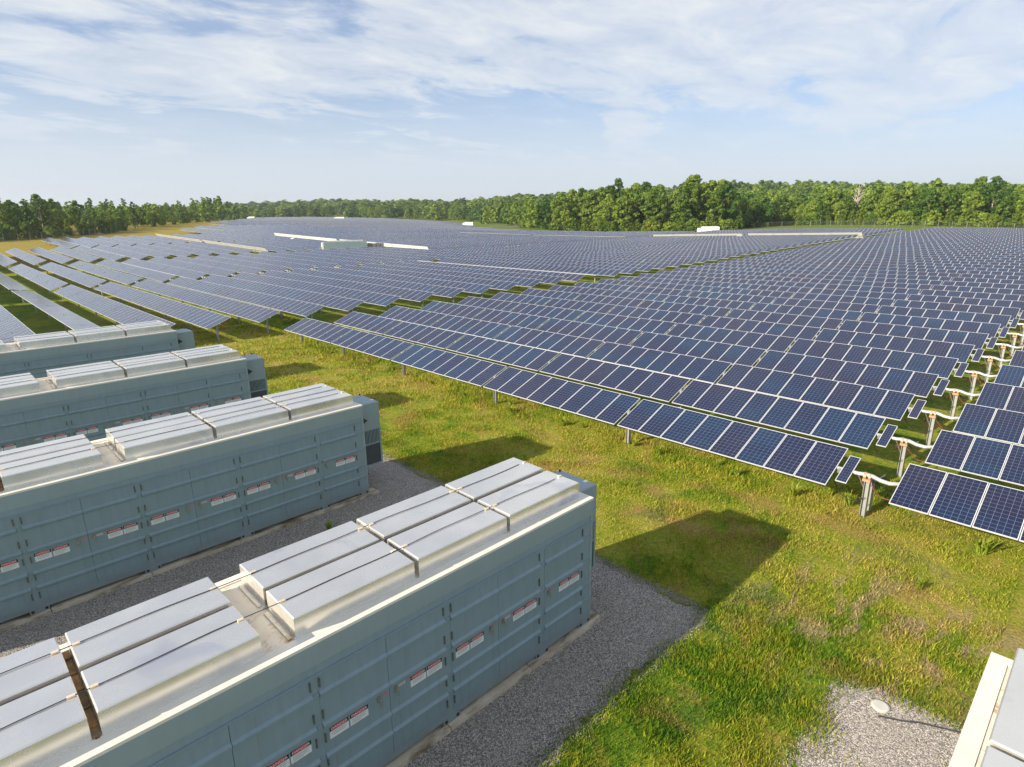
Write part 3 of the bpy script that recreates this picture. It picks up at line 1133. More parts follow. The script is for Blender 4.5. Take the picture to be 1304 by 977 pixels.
n_thing = 0
for ti, tb in enumerate(TABLES):
    x, y0, g, tilt, blk, n = tb
    offs, gaps, L = panel_offsets(g)
    loc, rot, L = place(tb)
    d = key(tb)
    if ti < 300:
        bn = BLOCK.get(blk, 'far block')
        first = {'A': 1, 'B': 1}.get(blk, -3)
        idx = n - first + 1
        if abs(tilt) < R(15):
            lab = f"tracker table turned almost flat, {ordinal(idx)} row of the {bn}"
        elif tilt < 0:
            lab = f"tracker table turned away, pale back showing, {ordinal(idx)} row, {bn}"
        elif blk == 'B' and n == 1:
            lab = "long blue solar table in the front row beside the mown grass, behind the containers' ends"
        elif blk == 'A' and n == 1:
            lab = "frontmost blue solar table cut off by the right edge of the photo"
        elif blk in BLOCK:
            lab = f"blue solar table, {ordinal(idx)} row from the front in the {bn}"
        else:
            lab = f"distant blue solar table of the farm's back blocks, seen almost edge on"
    if ti < DETAILED and d < NEAR_R:
        root = empty("solar_table", loc, rot)
        for i, o_ in enumerate(offs):
            p = link("solar_panel", PANEL, root, (0, o_, HUB), (random.uniform(-.003, .003), -tilt + random.uniform(-.004, .004), 0))
        lk = round(L, 2)
        if lk not in TUBES:
            TUBES[lk] = tube_mesh(L)
        link("torque_tube", TUBES[lk], root, (0, 0, HUB))
        ps = ([] if g[0] == 8 else [0.9]) + gaps + ([] if g[-1] == 8 else [L - 0.9])
        for q in ps:
            link("post", POST, root, (0, q, 0))
        for q in gaps:
            link("bearing", BEARING, root, (0, q, HUB), (0, -tilt, 0))
    elif ti < 300:
        V, F, mi, uv = panel_boxes(offs, tilt)
        V[:, 2] += HUB
        ex = MB()
        ex.tube([(0, 0, HUB), (0, L, HUB)], 0.063, 6, 3)
        for q in ([] if g[0] == 8 else [0.9]) + gaps + ([] if g[-1] == 8 else [L - 0.9]):
            ex.box(-0.07, 0.07, q - 0.05, q + 0.05, 0, HUB - 0.065, 3)
            c, s = math.cos(tilt), math.sin(tilt)
            ex.box(-0.09, 0.09, q - 0.055, q + 0.055, HUB - 0.06, HUB + 0.10, 4)
        me = bpy.data.meshes.new("solar_table")
        vv = [tuple(v) for v in V] + ex.v
        nb = len(V)
        ff = [tuple(f) for f in F] + [tuple(i + nb for i in f) for f in ex.f]
        me.from_pydata(vv, [], ff)
        for mt in (m_panel, m_alu, m_back, m_galv, m_motor):
            me.materials.append(mt)
        me.polygons.foreach_set('material_index', list(mi) + ex.m)
        ul = me.uv_layers.new(name='UVMap')
        flat = np.full((len(me.loops), 2), 0.001, np.float32)
        flat[:len(uv)] = uv
        ul.data.foreach_set('uv', flat.ravel())
        root = link("solar_table", me, None, loc, rot)
    else:
        V, F, mi, uv = panel_boxes(offs, tilt)
        cr, sr = math.cos(rot[0]), math.sin(rot[0])
        V[:, 2] += HUB
        Yn = V[:, 1] * cr - V[:, 2] * sr
        Zn = V[:, 1] * sr + V[:, 2] * cr
        V = np.stack([V[:, 0] + loc[0], Yn + loc[1], Zn + loc[2]], -1)
        stuffV.append(V)
        stuffF.append(F + off)
        stuffM.append(mi)
        stuffUV.append(uv)
        off += len(V)
        continue
    n_thing += 1
    tag(root, lab, "solar table", "rows of solar tracker tables")
if stuffV:
    me = npmesh("distant_solar_tables", np.concatenate(stuffV), np.concatenate(stuffF), [m_panel, m_alu, m_back], np.concatenate(stuffM), np.concatenate(stuffUV))
    o = link("distant_solar_tables", me)
    tag(o, "far blue solar tables of the back of the farm, merging towards the woods", "solar tables", kind='stuff')
print("tables", len(TABLES), "things", n_thing)


# ---- drive units in the gap between the middle block and the right-edge block
def drive_unit(first):
    root = empty("tracker_drive")
    # main post with split head
    link("post", BIGPOST, root, (0, 0, 0))
    if first:
        link("post", post_mesh(HUB - 0.22, 0.085), root, (0.52, 0.0, 0))
    mb = MB()
    pts = [(0, 0.95, HUB), (0, 0.42, HUB), (0, 0.28, HUB + 0.0), (0.0, 0.10, HUB + 0.03), (0, -0.12, HUB + 0.02), (0, -0.35, HUB - 0.05), (0, -0.6, HUB - 0.07), (0, -0.86, HUB)]
    mb.tube(pts, [0.063, 0.063, 0.063, 0.066, 0.066, 0.066, 0.064, 0.063], 10)
    mb.build("drive_shaft", m_tube, root, True)
    mb = MB()
    mb.tube([(0, 0.05, HUB - 0.01), (0, 0.13, HUB - 0.01)], 0.115, 12)
    mb.tube([(0, -0.08, HUB - 0.02), (0, -0.02, HUB - 0.02)], 0.105, 12)
    mb.box(-0.11, 0.11, -0.09, 0.14, HUB - 0.17, HUB - 0.09)
    mb.build("slew_ring", m_copper, root)
    mb = MB()
    mb.tube([(0.05, 0.02, HUB - 0.2), (0.34, 0.02, HUB - 0.2)], 0.055, 10)
    mb.box(0.02, 0.12, -0.06, 0.10, HUB - 0.28, HUB - 0.12)
    mb.build("motor", m_motor, root)
    # damper bracket and struts
    mb = MB()
    mb.tube([(0.02, 0.30, HUB - 0.05), (0.55, 0.12, 0.55)], 0.018, 6)
    mb.tube([(0.10, -0.25, HUB - 0.06), (1.6, -0.1, 0.95), (2.1, 0.05, 0.62)], 0.016, 6)
    mb.build("strut", m_galv, root)
    # wiring
    rr = random.random
    mb = MB()
    mb.tube([(0.1, 0.1, HUB - 0.15), (0.3, 0.3, 0.9), (0.7, 0.45, 0.72), (1.2, 0.35, 0.66), (1.5, 0.7 + rr() * .3, 0.8)], 0.014, 5)
    mb.tube([(-0.05, -0.05, HUB - 0.2), (0.1, -0.4, 0.75), (0.15, -0.8, 0.72), (0.0, -1.1, 0.95)], 0.013, 5)
    mb.build("wiring", m_redcable, root)
    mb = MB()
    mb.tube([(0.2, -0.1, HUB - 0.2), (0.45, -0.3, 0.85), (0.75, -0.55, 0.7), (0.6, -0.9, 0.9)], 0.018, 5)
    mb.tube([(-0.1, 0.0, 0.7), (-0.3, 0.25, 0.5), (-0.2, 0.7, 0.62), (0.1, 1.0, 0.9)], 0.012, 5)
    mb.build("wiring", m_cable, root)
    return root


def small_panel():
    root = empty("controller_panel")
    mb = MB()
    hx, hy, fr = 0.66, 0.165, 0.02
    mb.quad([(-hx + fr, -hy + fr, 0.072), (hx - fr, -hy + fr, 0.072), (hx - fr, hy - fr, 0.072), (-hx + fr, hy - fr, 0.072)], 0, [(0.2, 0.1), (0.2, 0.9), (0.8, 0.9), (0.8, 0.1)])
    for q in ((-hx, -hx + fr, -hy, hy), (hx - fr, hx, -hy, hy), (-hx + fr, hx - fr, -hy, -hy + fr), (-hx + fr, hx - fr, hy - fr, hy)):
        mb.box(*q, 0.04, 0.075, 1)
    mb.box(-hx + fr, hx - fr, -hy + fr, hy - fr, 0.045, 0.05, 2)
    mb.build("solar_panel", [m_panel, m_alu, m_back], root)
    mb = MB()
    mb.box(-0.12, 0.12, -0.1, 0.1, -0.07, 0.039)
    mb.box(-0.2, 0.02, 0.166, 0.26, -0.02, 0.05)
    mb.build("control_box", m_motor, root)
    return root


p1, p2, sp = drive_unit(True), None, small_panel()
p2 = drive_unit(False)
nd = 16
for n in range(1, nd + 1):
    x = 19.45 + HX + 4.15 * (n - 1)
    z = g1(x, 4.8)
    o = p1 if n == 1 else (p2 if n == 2 else copy_tree(p2))
    o.location = (x, 4.80, z)
    tag(o, "front tracker drive on two galvanised posts, between the two front tables" if n == 1 else f"pale tracker drive on a galvanised post, {ordinal(n)} from the front in the gap", "tracker drive", "tracker drives in the gap between the blocks")
    c = sp if n == 1 else copy_tree(sp)
    c.location = (x, 5.40, z + HUB)
    c.rotation_euler = (0, -TILT, 0)
    tag(c, "small dark panel at the end of the front table of the middle block" if n == 1 else f"small dark panel at the right end of the {ordinal(n)} row of the middle block", "small panel", "small controller panels at the table ends")

# drives in the narrow gaps of the left fields
mb = MB()
mb.box(-0.07, 0.07, -0.07, 0.07, 0, HUB - 0.1, 0)
mb.tube([(0, -0.9, HUB), (0, 0.9, HUB)], 0.06, 8, 0)
mb.box(-0.16, 0.16, -0.2, 0.2, HUB - 0.1, HUB + 0.12, 1)
mb.box(0.16, 0.5, -0.06, 0.06, HUB - 0.2, HUB - 0.06, 1)
DRV = mb.mesh("tracker_drive", [m_tube, m_galv])
for n in range(-3, 9):
    x = 19.5 + HX + 4.0 * (n - 1) if n != -2 else 8.65
    y = 49.3 + LEN38 + 0.87
    o = link("tracker_drive", DRV, None, (x, y, g1(x, y)))
    tag(o, f"white tracker drive box in the narrow gap left of the aisle, {ordinal(n + 4)} row", "tracker drive", "tracker drives in the left blocks")

# ------------------------------------------------------------------ far equipment
def enclosure(x, y, yaw, L, label):
    z = g1(x, y)
    root = empty("inverter_enclosure", (x, y, z), (0, 0, yaw))
    mb = MB()
    mb.box(-L / 2, L / 2, -1.2, 1.2, 0.35, 2.8, 0, 0.25)
    mb.build("body", m_enclosure, root)
    mb = MB()
    mb.box(-L / 2 - 0.3, L / 2 + 0.3, -1.4, 1.4, 0, 0.349)
    mb.build("skid", m_conc, root)
    mb = MB()
    mb.box(-L / 2 - 1.6, -L / 2 - 0.05, -1.0, 1.0, 0.35, 2.3, 0, 0.3)
    mb.build("transformer", m_enclosure, root)
    tag(root, label, "enclosure", "inverter enclosures among the panels")


enclosure(214, 114, R(-45), 6.0, "white enclosure at the foot of the middle tree clump")
enclosure(280, 328, R(-50), 5.6, "white enclosure near the far woods, left of the bright meadow patch")
enclosure(262, 470, R(-45), 7.0, "low white enclosure far off at the back of the farm, in the middle distance")
enclosure(262, 650, R(-45), 6.0, "tiny white enclosure at the far left end of the farm below the trees")

root = empty("inverter_container", (74.5, 131.0, g1(74.5, 131)), (0, 0, R(-24)))
mb = MB()
mb.box(-5.6, 4.2, -1.2, 1.2, 0.3, 3.0)
mb.build("body", m_ac, root)
mb = MB()
mb.box(-4.4, 3.4, -0.9, 0.9, 3.0, 3.25, 0, 0.08)
mb.build("roof_cover", m_lid, root)
mb = MB()
mb.box(-5.95, -5.61, -1.0, 1.0, 0.4, 2.8)
mb.build("end_door", m_enclosure, root)
for i in range(4):
    mb = MB()
    mb.box(4.5 + i * 0.95, 5.3 + i * 0.95, -1.0, 0.9, 0.1, 2.5 - 0.1 * (i % 2))
    mb.build("cabinet", m_motor, root)
tag(root, "grey inverter container with dark cabinets beside it in the aisle among the panels", "container")


# ------------------------------------------------------------------ fences
def fence(pts, label, h=2.1, step=4.0):
    """chain-link fence following the ground"""
    P = []
    for (ax, ay), (bx, by) in zip(pts[:-1], pts[1:]):
        n = max(1, int(math.hypot(bx - ax, by - ay) / step))
        P += [(ax + (bx - ax) * i / n, ay + (by - ay) * i / n) for i in range(n)]
    P.append(pts[-1])
    P = P[:98]
    root = empty("fence", (P[0][0], P[0][1], g1(*P[0])))
    o0 = Vector(root.location)
    mb = MB()
    Q = [Vector((x, y, g1(x, y))) - o0 for x, y in P]
    for z in (0.06, 0.4, 0.75, 1.1, 1.45, 1.8, h):
        mb.tube([q + Vector((0, 0, z)) for q in Q], 0.022 if z < h else 0.035, 4)
    mb.build("mesh_wire", m_wire, root)
    pm = MB()
    pm.tube([(0, 0, 0), (0, 0, h + 0.15)], 0.035, 6)
    pme = pm.mesh("post", m_galv)
    for q in Q:
        link("post", pme, root, q)
    tag(root, label, "fence")


m_wire = simple("dark_fence_wire", (0.10, 0.11, 0.10), 0.6)
fence([(-40, 216), (0, 226), (25, 236), (44, 250), (60, 272)], "grey chain-link fence along the edge of the woods on the left", step=3.5)
fence([(222, -10), (240, 25), (258, 60), (272, 100), (268, 122)], "pale chain-link fence on the green strip before the right-hand woods", step=4.5)
fence([(232, 232), (262, 262), (300, 330)], "pale chain-link fence behind the bright meadow patch in the middle", step=3.0)


# ------------------------------------------------------------------ trees
def leaves(centres, radii, per, size, rs, flat=0.75):
    """quads scattered on and in a set of ellipsoid clumps"""
    VV = []
    for (c, r), n in zip(zip(centres, radii), per):
        d = rs.normal(size=(n, 3))
        d /= np.linalg.norm(d, axis=1)[:, None]
        d[:, 2] = np.where(rs.random(n) < 0.65, np.abs(d[:, 2]), d[:, 2])
        rr = r * (0.55 + 0.5 * rs.random((n, 1)) ** 0.6)
        p = np.array(c) + d * rr * np.array([1, 1, flat])
        nrm = d * 0.8 + rs.normal(size=(n, 3)) * 0.55 + np.array([0, 0, 0.25])
        nrm /= np.linalg.norm(nrm, axis=1)[:, None]
        a = np.cross(nrm, rs.normal(size=(n, 3)))
        a /= np.linalg.norm(a, axis=1)[:, None]
        bb = np.cross(nrm, a)
        s = size * (0.55 + 0.9 * rs.random((n, 1)))
        e = 0.55 + 0.5 * rs.random((n, 1))
        q = np.stack([p - a * s, p - bb * s * e, p + a * s + nrm * s * 0.2, p + bb * s * e], 1)
        VV.append(q)
    return np.concatenate(VV)


def crown_broad(rs, H, spread, base):
    n = 34
    C, Rd = [], []
    for i in range(n):
        t = (i + 0.5) / n
        z = H * (base + (1 - base) * t * 0.93)
        env = spread * (math.sin(math.pi * min(1, 0.18 + 0.80 * t)) ** 0.7)
        a = i * 2.4 + rs.random() * 0.9
        r_ = env * (0.35 + 0.72 * rs.random()) * (1 if t < 0.9 else 0.4)
        C.append((r_ * math.cos(a), r_ * math.sin(a), z))
        Rd.append(spread * (0.20 + 0.20 * rs.random()))
    return C, Rd


def crown_pine(rs, H, spread, base):
    C, Rd = [], []
    n = 18
    for i in range(n):
        t = (i + 0.5) / n
        z = H * (base + (1 - base) * t * 0.97)
        env = spread * (1.05 - 0.75 * t)
        a = i * 2.4 + rs.random()
        r_ = env * (0.35 + 0.6 * rs.random())
        C.append((r_ * math.cos(a), r_ * math.sin(a), z))
        Rd.append(spread * (0.26 + 0.14 * rs.random()) * (1.1 - 0.5 * t))
    return C, Rd


def crown_cone(rs, H, spread, base):
    C, Rd = [], []
    n = 16
    for i in range(n):
        t = (i + 0.5) / n
        z = H * (base + (1 - base) * t * 0.98)
        env = spread * (1.0 - 0.92 * t) ** 0.8
        a = i * 2.4 + rs.random()
        C.append((env * 0.6 * math.cos(a), env * 0.6 * math.sin(a), z))
        Rd.append(max(0.18 * spread, env * 0.62))
    return C, Rd


def trunk_mesh(rs, H, top, r0, limbs, mat):
    mb = MB()
    k = 6
    pts = []
    for i in range(k):
        t = i / (k - 1)
        pts.append((rs.normal() * 0.12 * t, rs.normal() * 0.12 * t, -0.3 + (H * top + 0.3) * t))
    mb.tube(pts, [r0 * (1.25 - 1.05 * i / (k - 1)) for i in range(k)], 7)
    for i in range(limbs):
        z = H * top * (0.35 + 0.6 * (i + 0.5) / limbs)
        a = i * 2.4 + rs.random()
        ln = H * 0.22 * (1.2 - 0.6 * i / limbs)
        p0 = Vector((0, 0, z))
        p2 = p0 + Vector((math.cos(a) * ln, math.sin(a) * ln, ln * (0.5 + 0.4 * rs.random())))
        pm_ = (p0 + p2) / 2 + Vector((0, 0, -ln * 0.08))
        mb.tube([p0, pm_, p2], [r0 * 0.42, r0 * 0.28, r0 * 0.1], 5)
    return mb.mesh("trunk", mat)


PROTO = {}


def make_proto(name, fn, H, spread, base, nleaf, size, mat, tmat, top, r0, seed, limbs=6):
    rs = np.random.default_rng(seed)
    C, Rd = fn(rs, H, spread, base)
    w = np.array(Rd) ** 2
    per = np.maximum(8, (nleaf * w / w.sum()).astype(int))
    Q = leaves(C, Rd, per, size, rs)
    m = len(Q)
    me = npmesh("crown", Q.reshape(-1, 3), np.arange(m * 4).reshape(-1, 4), [mat])
    PROTO[name] = (me, trunk_mesh(rs, H, top, r0, limbs, tmat), Q, H)


make_proto('b0', crown_broad, 15, 4.3, 0.10, 2900, 0.34, m_leaf, m_bark, 0.7, 0.28, 1)
make_proto('b1', crown_broad, 17, 4.2, 0.14, 2900, 0.34, m_leaf, m_bark, 0.7, 0.30, 2)
make_proto('b2', crown_broad, 13, 3.9, 0.06, 2600, 0.34, m_leaf, m_bark, 0.7, 0.25, 3)
make_proto('b3', crown_broad, 19, 3.9, 0.26, 2400, 0.34, m_leaf, m_palebark, 0.8, 0.27, 4)
make_proto('p0', crown_pine, 18, 3.3, 0.34, 2100, 0.30, m_pineleaf, m_palebark, 0.93, 0.24, 5)
make_proto('p1', crown_pine, 16, 3.0, 0.22, 2100, 0.30, m_pineleaf, m_bark, 0.93, 0.22, 6)
make_proto('y0', crown_cone, 7.5, 2.2, 0.03, 900, 0.30, m_youngleaf, m_bark, 0.8, 0.10, 7, 4)
make_proto('y1', crown_broad, 6.0, 2.5, 0.02, 900, 0.30, m_youngleaf, m_bark, 0.7, 0.10, 8, 4)
make_proto('s0', crown_broad, 5.0, 3.4, 0.0, 1000, 0.30, m_leaf, m_bark, 0.6, 0.10, 9, 4)
make_proto('g0', crown_broad, 6.5, 2.6, 0.0, 900, 0.30, m_yellow, m_bark, 0.7, 0.10, 10, 4)
KIND = {'b': ("broadleaf_tree", "broadleaf tree"), 'p': ("pine_tree", "pine tree"), 'y': ("young_tree", "young tree"), 's': ("bush", "bush"), 'g': ("bush", "bush")}


def tree(kind, x, y, sc, label, group, sx=1.0):
    cm_, tm_, Q, H = PROTO[kind]
    nm, cat = KIND[kind[0]]
    root = empty(nm, (x, y, g1(x, y) - 0.05), (0, 0, random.uniform(0, 6.28)))
    root.scale = (sc * sx, sc * sx, sc)
    link("crown", cm_, root)
    link("trunk", tm_, root)
    tag(root, label, cat, group)
    return root


WOODS = {'left': ('left-hand woods', 'trees at the edge of the left-hand woods'),
         'clump': ('clump jutting out in the middle', 'trees of the middle clump'),
         'right': ('right-hand woods', 'trees at the edge of the right-hand woods'),
         'back': ('far woods behind the farm', 'trees at the edge of the far woods')}


def lab(kind, wood):
    return {'b': f"dense green broadleaf tree in the front of the {wood}", 'p': f"dark narrow pine at the front of the {wood}",
            'y': f"bright green young tree at the foot of the {wood}", 's': f"low green bush at the foot of the {wood}", 'g': f"yellowing bush in the {wood}"}[kind[0]]


def along(pts, t):
    d = [math.hypot(b[0] - a[0], b[1] - a[1]) for a, b in zip(pts[:-1], pts[1:])]
    tot = sum(d)
    s = t * tot
    for (a, b), l in zip(zip(pts[:-1], pts[1:]), d):
        nx, ny = (b[1] - a[1]) / l, -(b[0] - a[0]) / l
        if s <= l:
            f = s / l
            return a[0] + (b[0] - a[0]) * f, a[1] + (b[1] - a[1]) * f, nx, ny
        s -= l
    return b[0], b[1], nx, ny


def wood_edge(pts, n, mix, key_, depth=(2, 14), sc=(0.8, 1.1), side=1):
    for i in range(n):
        x, y, nx, ny = along(pts, min(1, max(0, (i + random.uniform(0.1, 0.9)) / n)))
        k = random.choice(mix)
        dd = random.uniform(0, 3) if k[0] in 'ysg' else random.uniform(*depth)
        tree(k, x + side * nx * dd, y + side * ny * dd, random.uniform(*sc), lab(k, WOODS[key_][0]), WOODS[key_][1])


LEFT = [(-55, 220), (0, 232), (28, 244), (50, 262), (66, 290), (95, 335), (130, 420), (180, 520), (270, 700)]
wood_edge(LEFT[:5], 34, ['b0', 'b1', 'p0', 'p1', 'p0', 'b2', 'b3'], 'left', (4, 22), (0.50, 0.76), -1)
wood_edge(LEFT[:5], 34, ['y0', 'y1', 'y0', 's0', 'y1'], 'left', (1, 6), (0.65, 0.95), -1)
wood_edge(LEFT[4:], 40, ['b2', 's0', 'b0', 'y1', 'p1', 'b2'], 'left', (2, 16), (0.45, 0.75), -1)
CLUMP = [(216, 196), (216, 180), (219, 165), (224, 150), (230, 136), (242, 122), (252, 118)]
wood_edge(CLUMP, 24, ['b0', 'b1', 'b2', 'b0', 'b1'], 'clump', (3, 18), (1.0, 1.38), -1)
wood_edge(CLUMP, 26, ['y0', 's0', 'b2', 's0', 'y1'], 'clump', (1, 4), (0.75, 1.1), -1)
wood_edge(CLUMP, 12, ['b1', 'b0'], 'clump', (16, 30), (1.2, 1.5), -1)
RIGHT = [(262, 132), (284, 122), (288, 100), (280, 70), (270, 45), (258, 20), (245, -10)]
wood_edge(RIGHT, 46, ['b0', 'b1', 'b2', 'b0', 'b3', 'b2', 'b1'], 'right', (3, 18), (0.54, 1.04), -1)
wood_edge(RIGHT, 44, ['y0', 's0', 'y0', 'b2', 'y1'], 'right', (0.5, 4), (0.7, 1.1), -1)
BACK = [(330, 780), (385, 640), (400, 520), (372, 430), (330, 350), (290, 290), (262, 250), (236, 215)]
wood_edge(BACK, 44, ['b0', 'b1', 'b2', 'b1', 'b0', 's0'], 'back', (3, 18), (0.8, 1.1), -1)
tree('b3', 250, 143, 1.22, "tallest pale-topped tree of the middle clump with a bare trunk showing", None, 1.15)
tree('b3', 254, 131, 1.12, "tall leaning-crowned tree right of the tallest one in the middle clump", None, 1.1)
tree('g0', 226, 148, 0.9, "yellow-orange bush at the foot of the middle clump", None)
tree('b3', 284, 42, 0.92, "tall tree with a pale bare trunk in the right-hand woods", None, 1.1)

# dead pale tree in the right-hand woods
rs = np.random.default_rng(31)
root = empty("dead_tree", (300, 92, g1(300, 92) - 0.5))
trunk = trunk_mesh(rs, 15.5, 0.95, 0.36, 7, m_palebark)
link("trunk", trunk, root)
mb = MB()
for i in range(26):
    a = rs.random() * 6.28
    z = 7 + rs.random() * 8
    ln = 1.2 + rs.random() * 2.6
    p0 = Vector((math.cos(a) * 0.3, math.sin(a) * 0.3, z))
    p1_ = p0 + Vector((math.cos(a) * ln, math.sin(a) * ln, ln * (0.5 + rs.random())))
    mb.tube([p0, (p0 + p1_) / 2 + Vector((0, 0, 0.2)), p1_], [0.15, 0.1, 0.04], 5)
mb.build("branch", m_palebark, root)
tag(root, "bare dead tree with pale forked branches above the right-hand woods", "dead tree")

# the woods behind, one mass
names = ['b0', 'b1', 'b2', 'b1', 'p1']
VF, TT = [], []


def farm_side(x, y):
    """signed: True where the woods may stand"""
    f_ = x * fwd_h.x + y * fwd_h.y
    l_ = (x * right.x + y * right.y) / max(f_, 1)
    return f_, l_


def poly_dist(l):
    """forward distance of the wood edge for a lateral ratio"""
    return EDGE(l)


el_l, el_f = [], []
for P_ in (LEFT[1:], BACK, CLUMP, RIGHT):
    for i in range(40):
        x, y, _, _ = along(P_, i / 39)
        f_, l_ = farm_side(x, y)
        el_l.append(l_)
        el_f.append(f_)
el_l, el_f = np.array(el_l), np.array(el_f)
cnt = 0
for ring in range(46):
    f0 = 185 * (1.048 ** ring) if ring else 185
    if f0 > 1500:
        break
    sp = max(7.5, f0 * 0.021)
    nl = int(1.95 * f0 / sp)
    for i in range(nl):
        l_ = -0.97 + 1.94 * (i + random.random()) / nl
        f_ = f0 * (1 + random.uniform(0, 0.05))
        # distance of the edge in this direction
        j = np.abs(el_l - l_) < 0.03
        if not j.any():
            continue
        e = el_f[j].min() if l_ > -0.05 or l_ < -0.55 else np.median(el_f[j])
        if -0.56 < l_ < -0.28:
            e = el_f[j].min()
        if f_ < e + 14:
            continue
        x = fwd_h.x * f_ + right.x * l_ * f_
        y = fwd_h.y * f_ + right.y * l_ * f_
        k = names[random.randrange(len(names))] if l_ > -0.45 else random.choice(['b0', 'p0', 'p1', 'b2', 'b1'])
        Q, H = PROTO[k][2], PROTO[k][3]
        stepq = 3 if f_ < 420 else (6 if f_ < 800 else 9)
        q = Q[random.randrange(stepq)::stepq]
        cc = q.mean(1, keepdims=True)
        q = cc + (q - cc) * (1.55 if stepq == 3 else 2.3 if stepq == 6 else 2.9)
        sc = random.uniform(0.8, 1.08) * (1 if l_ > -0.5 else 0.68)
        wid = sc * max(1.0, sp / 8.5)
        a = random.uniform(0, 6.28)
        ca, sa = math.cos(a), math.sin(a)
        xx = (q[..., 0] * ca - q[..., 1] * sa) * wid + x
        yy = (q[..., 0] * sa + q[..., 1] * ca) * wid + y
        zz = q[..., 2] * sc + g1(x, y)
        VF.append(np.stack([xx, yy, zz], -1))
        TT.append(np.full(len(q), random.random()))
        cnt += 1
Q = np.concatenate(VF)
me = npmesh("forest", Q.reshape(-1, 3), np.arange(len(Q) * 4).reshape(-1, 4), [m_forest], attr={'tint': np.concatenate(TT)})
o = link("forest", me)
tag(o, "green mixed woods rising on low hills behind the solar farm", "woods", kind='stuff')
print("forest trees", cnt, "quads", len(Q))

# ------------------------------------------------------------------ near grass
def in_gravel(x, y):
    m = np.zeros(len(x), bool)
    for (x0, x1, y0, y1) in GRAVEL:
        e = rng.exponential(0.16, len(x)) * (1 + np.sin(x * 2.3) * np.sin(y * 1.9 + 1)) - 0.05
        m |= (x > x0) & (x < x1 - e) & (y > y0 + e) & (y < y1 - e)
    return m


def blades(n, xr, yr, hmin, hmax, w):
    x = rng.uniform(*xr, n)
    y = rng.uniform(*yr, n)
    # clump
    keep = ~in_gravel(x, y)
    f_ = x * fwd_h.x + y * fwd_h.y
    l_ = x * right.x + y * right.y
    keep &= (f_ > 6) & (np.abs(l_) < 0.95 * f_)
    dist = np.hypot(x, y)
    keep &= rng.random(n) < np.clip(26.0 / dist, 0.12, 1.0)
    dens = np.sin(x * 1.7 + np.sin(y * 0.9) * 2) * np.sin(y * 1.3 + np.sin(x * 1.1) * 2)
    keep &= rng.random(n) < np.clip(0.62 + 0.5 * dens, 0.12, 1)
    x, y, dens, dist = x[keep], y[keep], dens[keep], dist[keep]
    m = len(x)
    h = (hmin + (hmax - hmin) * rng.random(m) ** 2) * (1 + 0.35 * dens) * np.clip(dist / 26, 1, 1.6)
    a = rng.uniform(0, 6.28, m)
    ln = rng.uniform(0.1, 0.9, m) * h
    b_ = rng.uniform(0, 6.28, m)
    ww = w * (0.6 + 0.8 * rng.random(m)) * np.clip(dist / 22, 1, 2)
    z = T(x, y)
    p0 = np.stack([x - np.cos(a) * ww, y - np.sin(a) * ww, z - 0.01], -1)
    p1 = np.stack([x + np.cos(a) * ww, y + np.sin(a) * ww, z - 0.01], -1)
    p2 = np.stack([x + np.cos(b_) * ln, y + np.sin(b_) * ln, z + h], -1)
    return np.stack([p0, p1, p2], 1)


B = np.concatenate([blades(330000, (8, 24), (-3, 24), 0.035, 0.115, 0.014), blades(130000, (10, 26), (24, 60), 0.04, 0.12, 0.016), blades(70000, (4, 13), (2.3, 6.2), 0.05, 0.14, 0.011),
                    blades(12000, (19.5, 22.5), (2, 46), 0.10, 0.26, 0.013)])
me = npmesh("grass", B.reshape(-1, 3), np.arange(len(B) * 3).reshape(-1, 3), [m_blade])
o = link("grass", me)
tag(o, "short patchy mown grass, green and straw coloured, round the gravel", "grass", kind='stuff')
print("blades", len(B))


# loose stones spilled over the gravel and its edges
def stones(n):
    P = []
    for (x0, x1, y0, y1) in GRAVEL[:3]:
        m = n // 3
        xs = np.concatenate([rng.uniform(-2, x1, m), x1 + rng.normal(0.02, 0.10, m), rng.uniform(-2, x1, m), rng.uniform(-1, x1 - 0.1, m)])
        ys = np.concatenate([y0 + rng.normal(0.02, 0.10, m), rng.uniform(y0, y1, m), y1 + rng.normal(0.02, 0.10, m), rng.uniform(y0, y1, m)])
        P.append(np.stack([xs, ys], -1))
    P = np.concatenate(P)
    ok = np.ones(len(P), bool)
    for k, fy in enumerate(FACE_Y):
        ok &= ~((P[:, 1] > fy - 0.2) & (P[:, 1] < fy + WID + 0.2) & (P[:, 0] < XR[k] + 0.4))
    P = P[ok]
    r = rng.uniform(0.006, 0.017, len(P))
    base = np.array([(1, 0, 0), (0, 1, 0), (-1, 0, 0), (0, -1, 0), (0, 0, 0.8), (0, 0, -0.6)], float)
    j = 1 + rng.uniform(-0.35, 0.35, (len(P), 6, 3))
    a = rng.uniform(0, 6.28, len(P))
    b = base[None] * j * r[:, None, None]
    xx = b[..., 0] * np.cos(a)[:, None] - b[..., 1] * np.sin(a)[:, None] + P[:, None, 0]
    yy = b[..., 0] * np.sin(a)[:, None] + b[..., 1] * np.cos(a)[:, None] + P[:, None, 1]
    V = np.stack([xx, yy, b[..., 2] + r[:, None] * 0.4 + 0.004], -1).reshape(-1, 3)
    q = np.array([(0, 1, 4), (1, 2, 4), (2, 3, 4), (3, 0, 4), (1, 0, 5), (2, 1, 5), (3, 2, 5), (0, 3, 5)])
    F = (np.arange(len(P))[:, None, None] * 6 + q[None]).reshape(-1, 3)
    return V, F


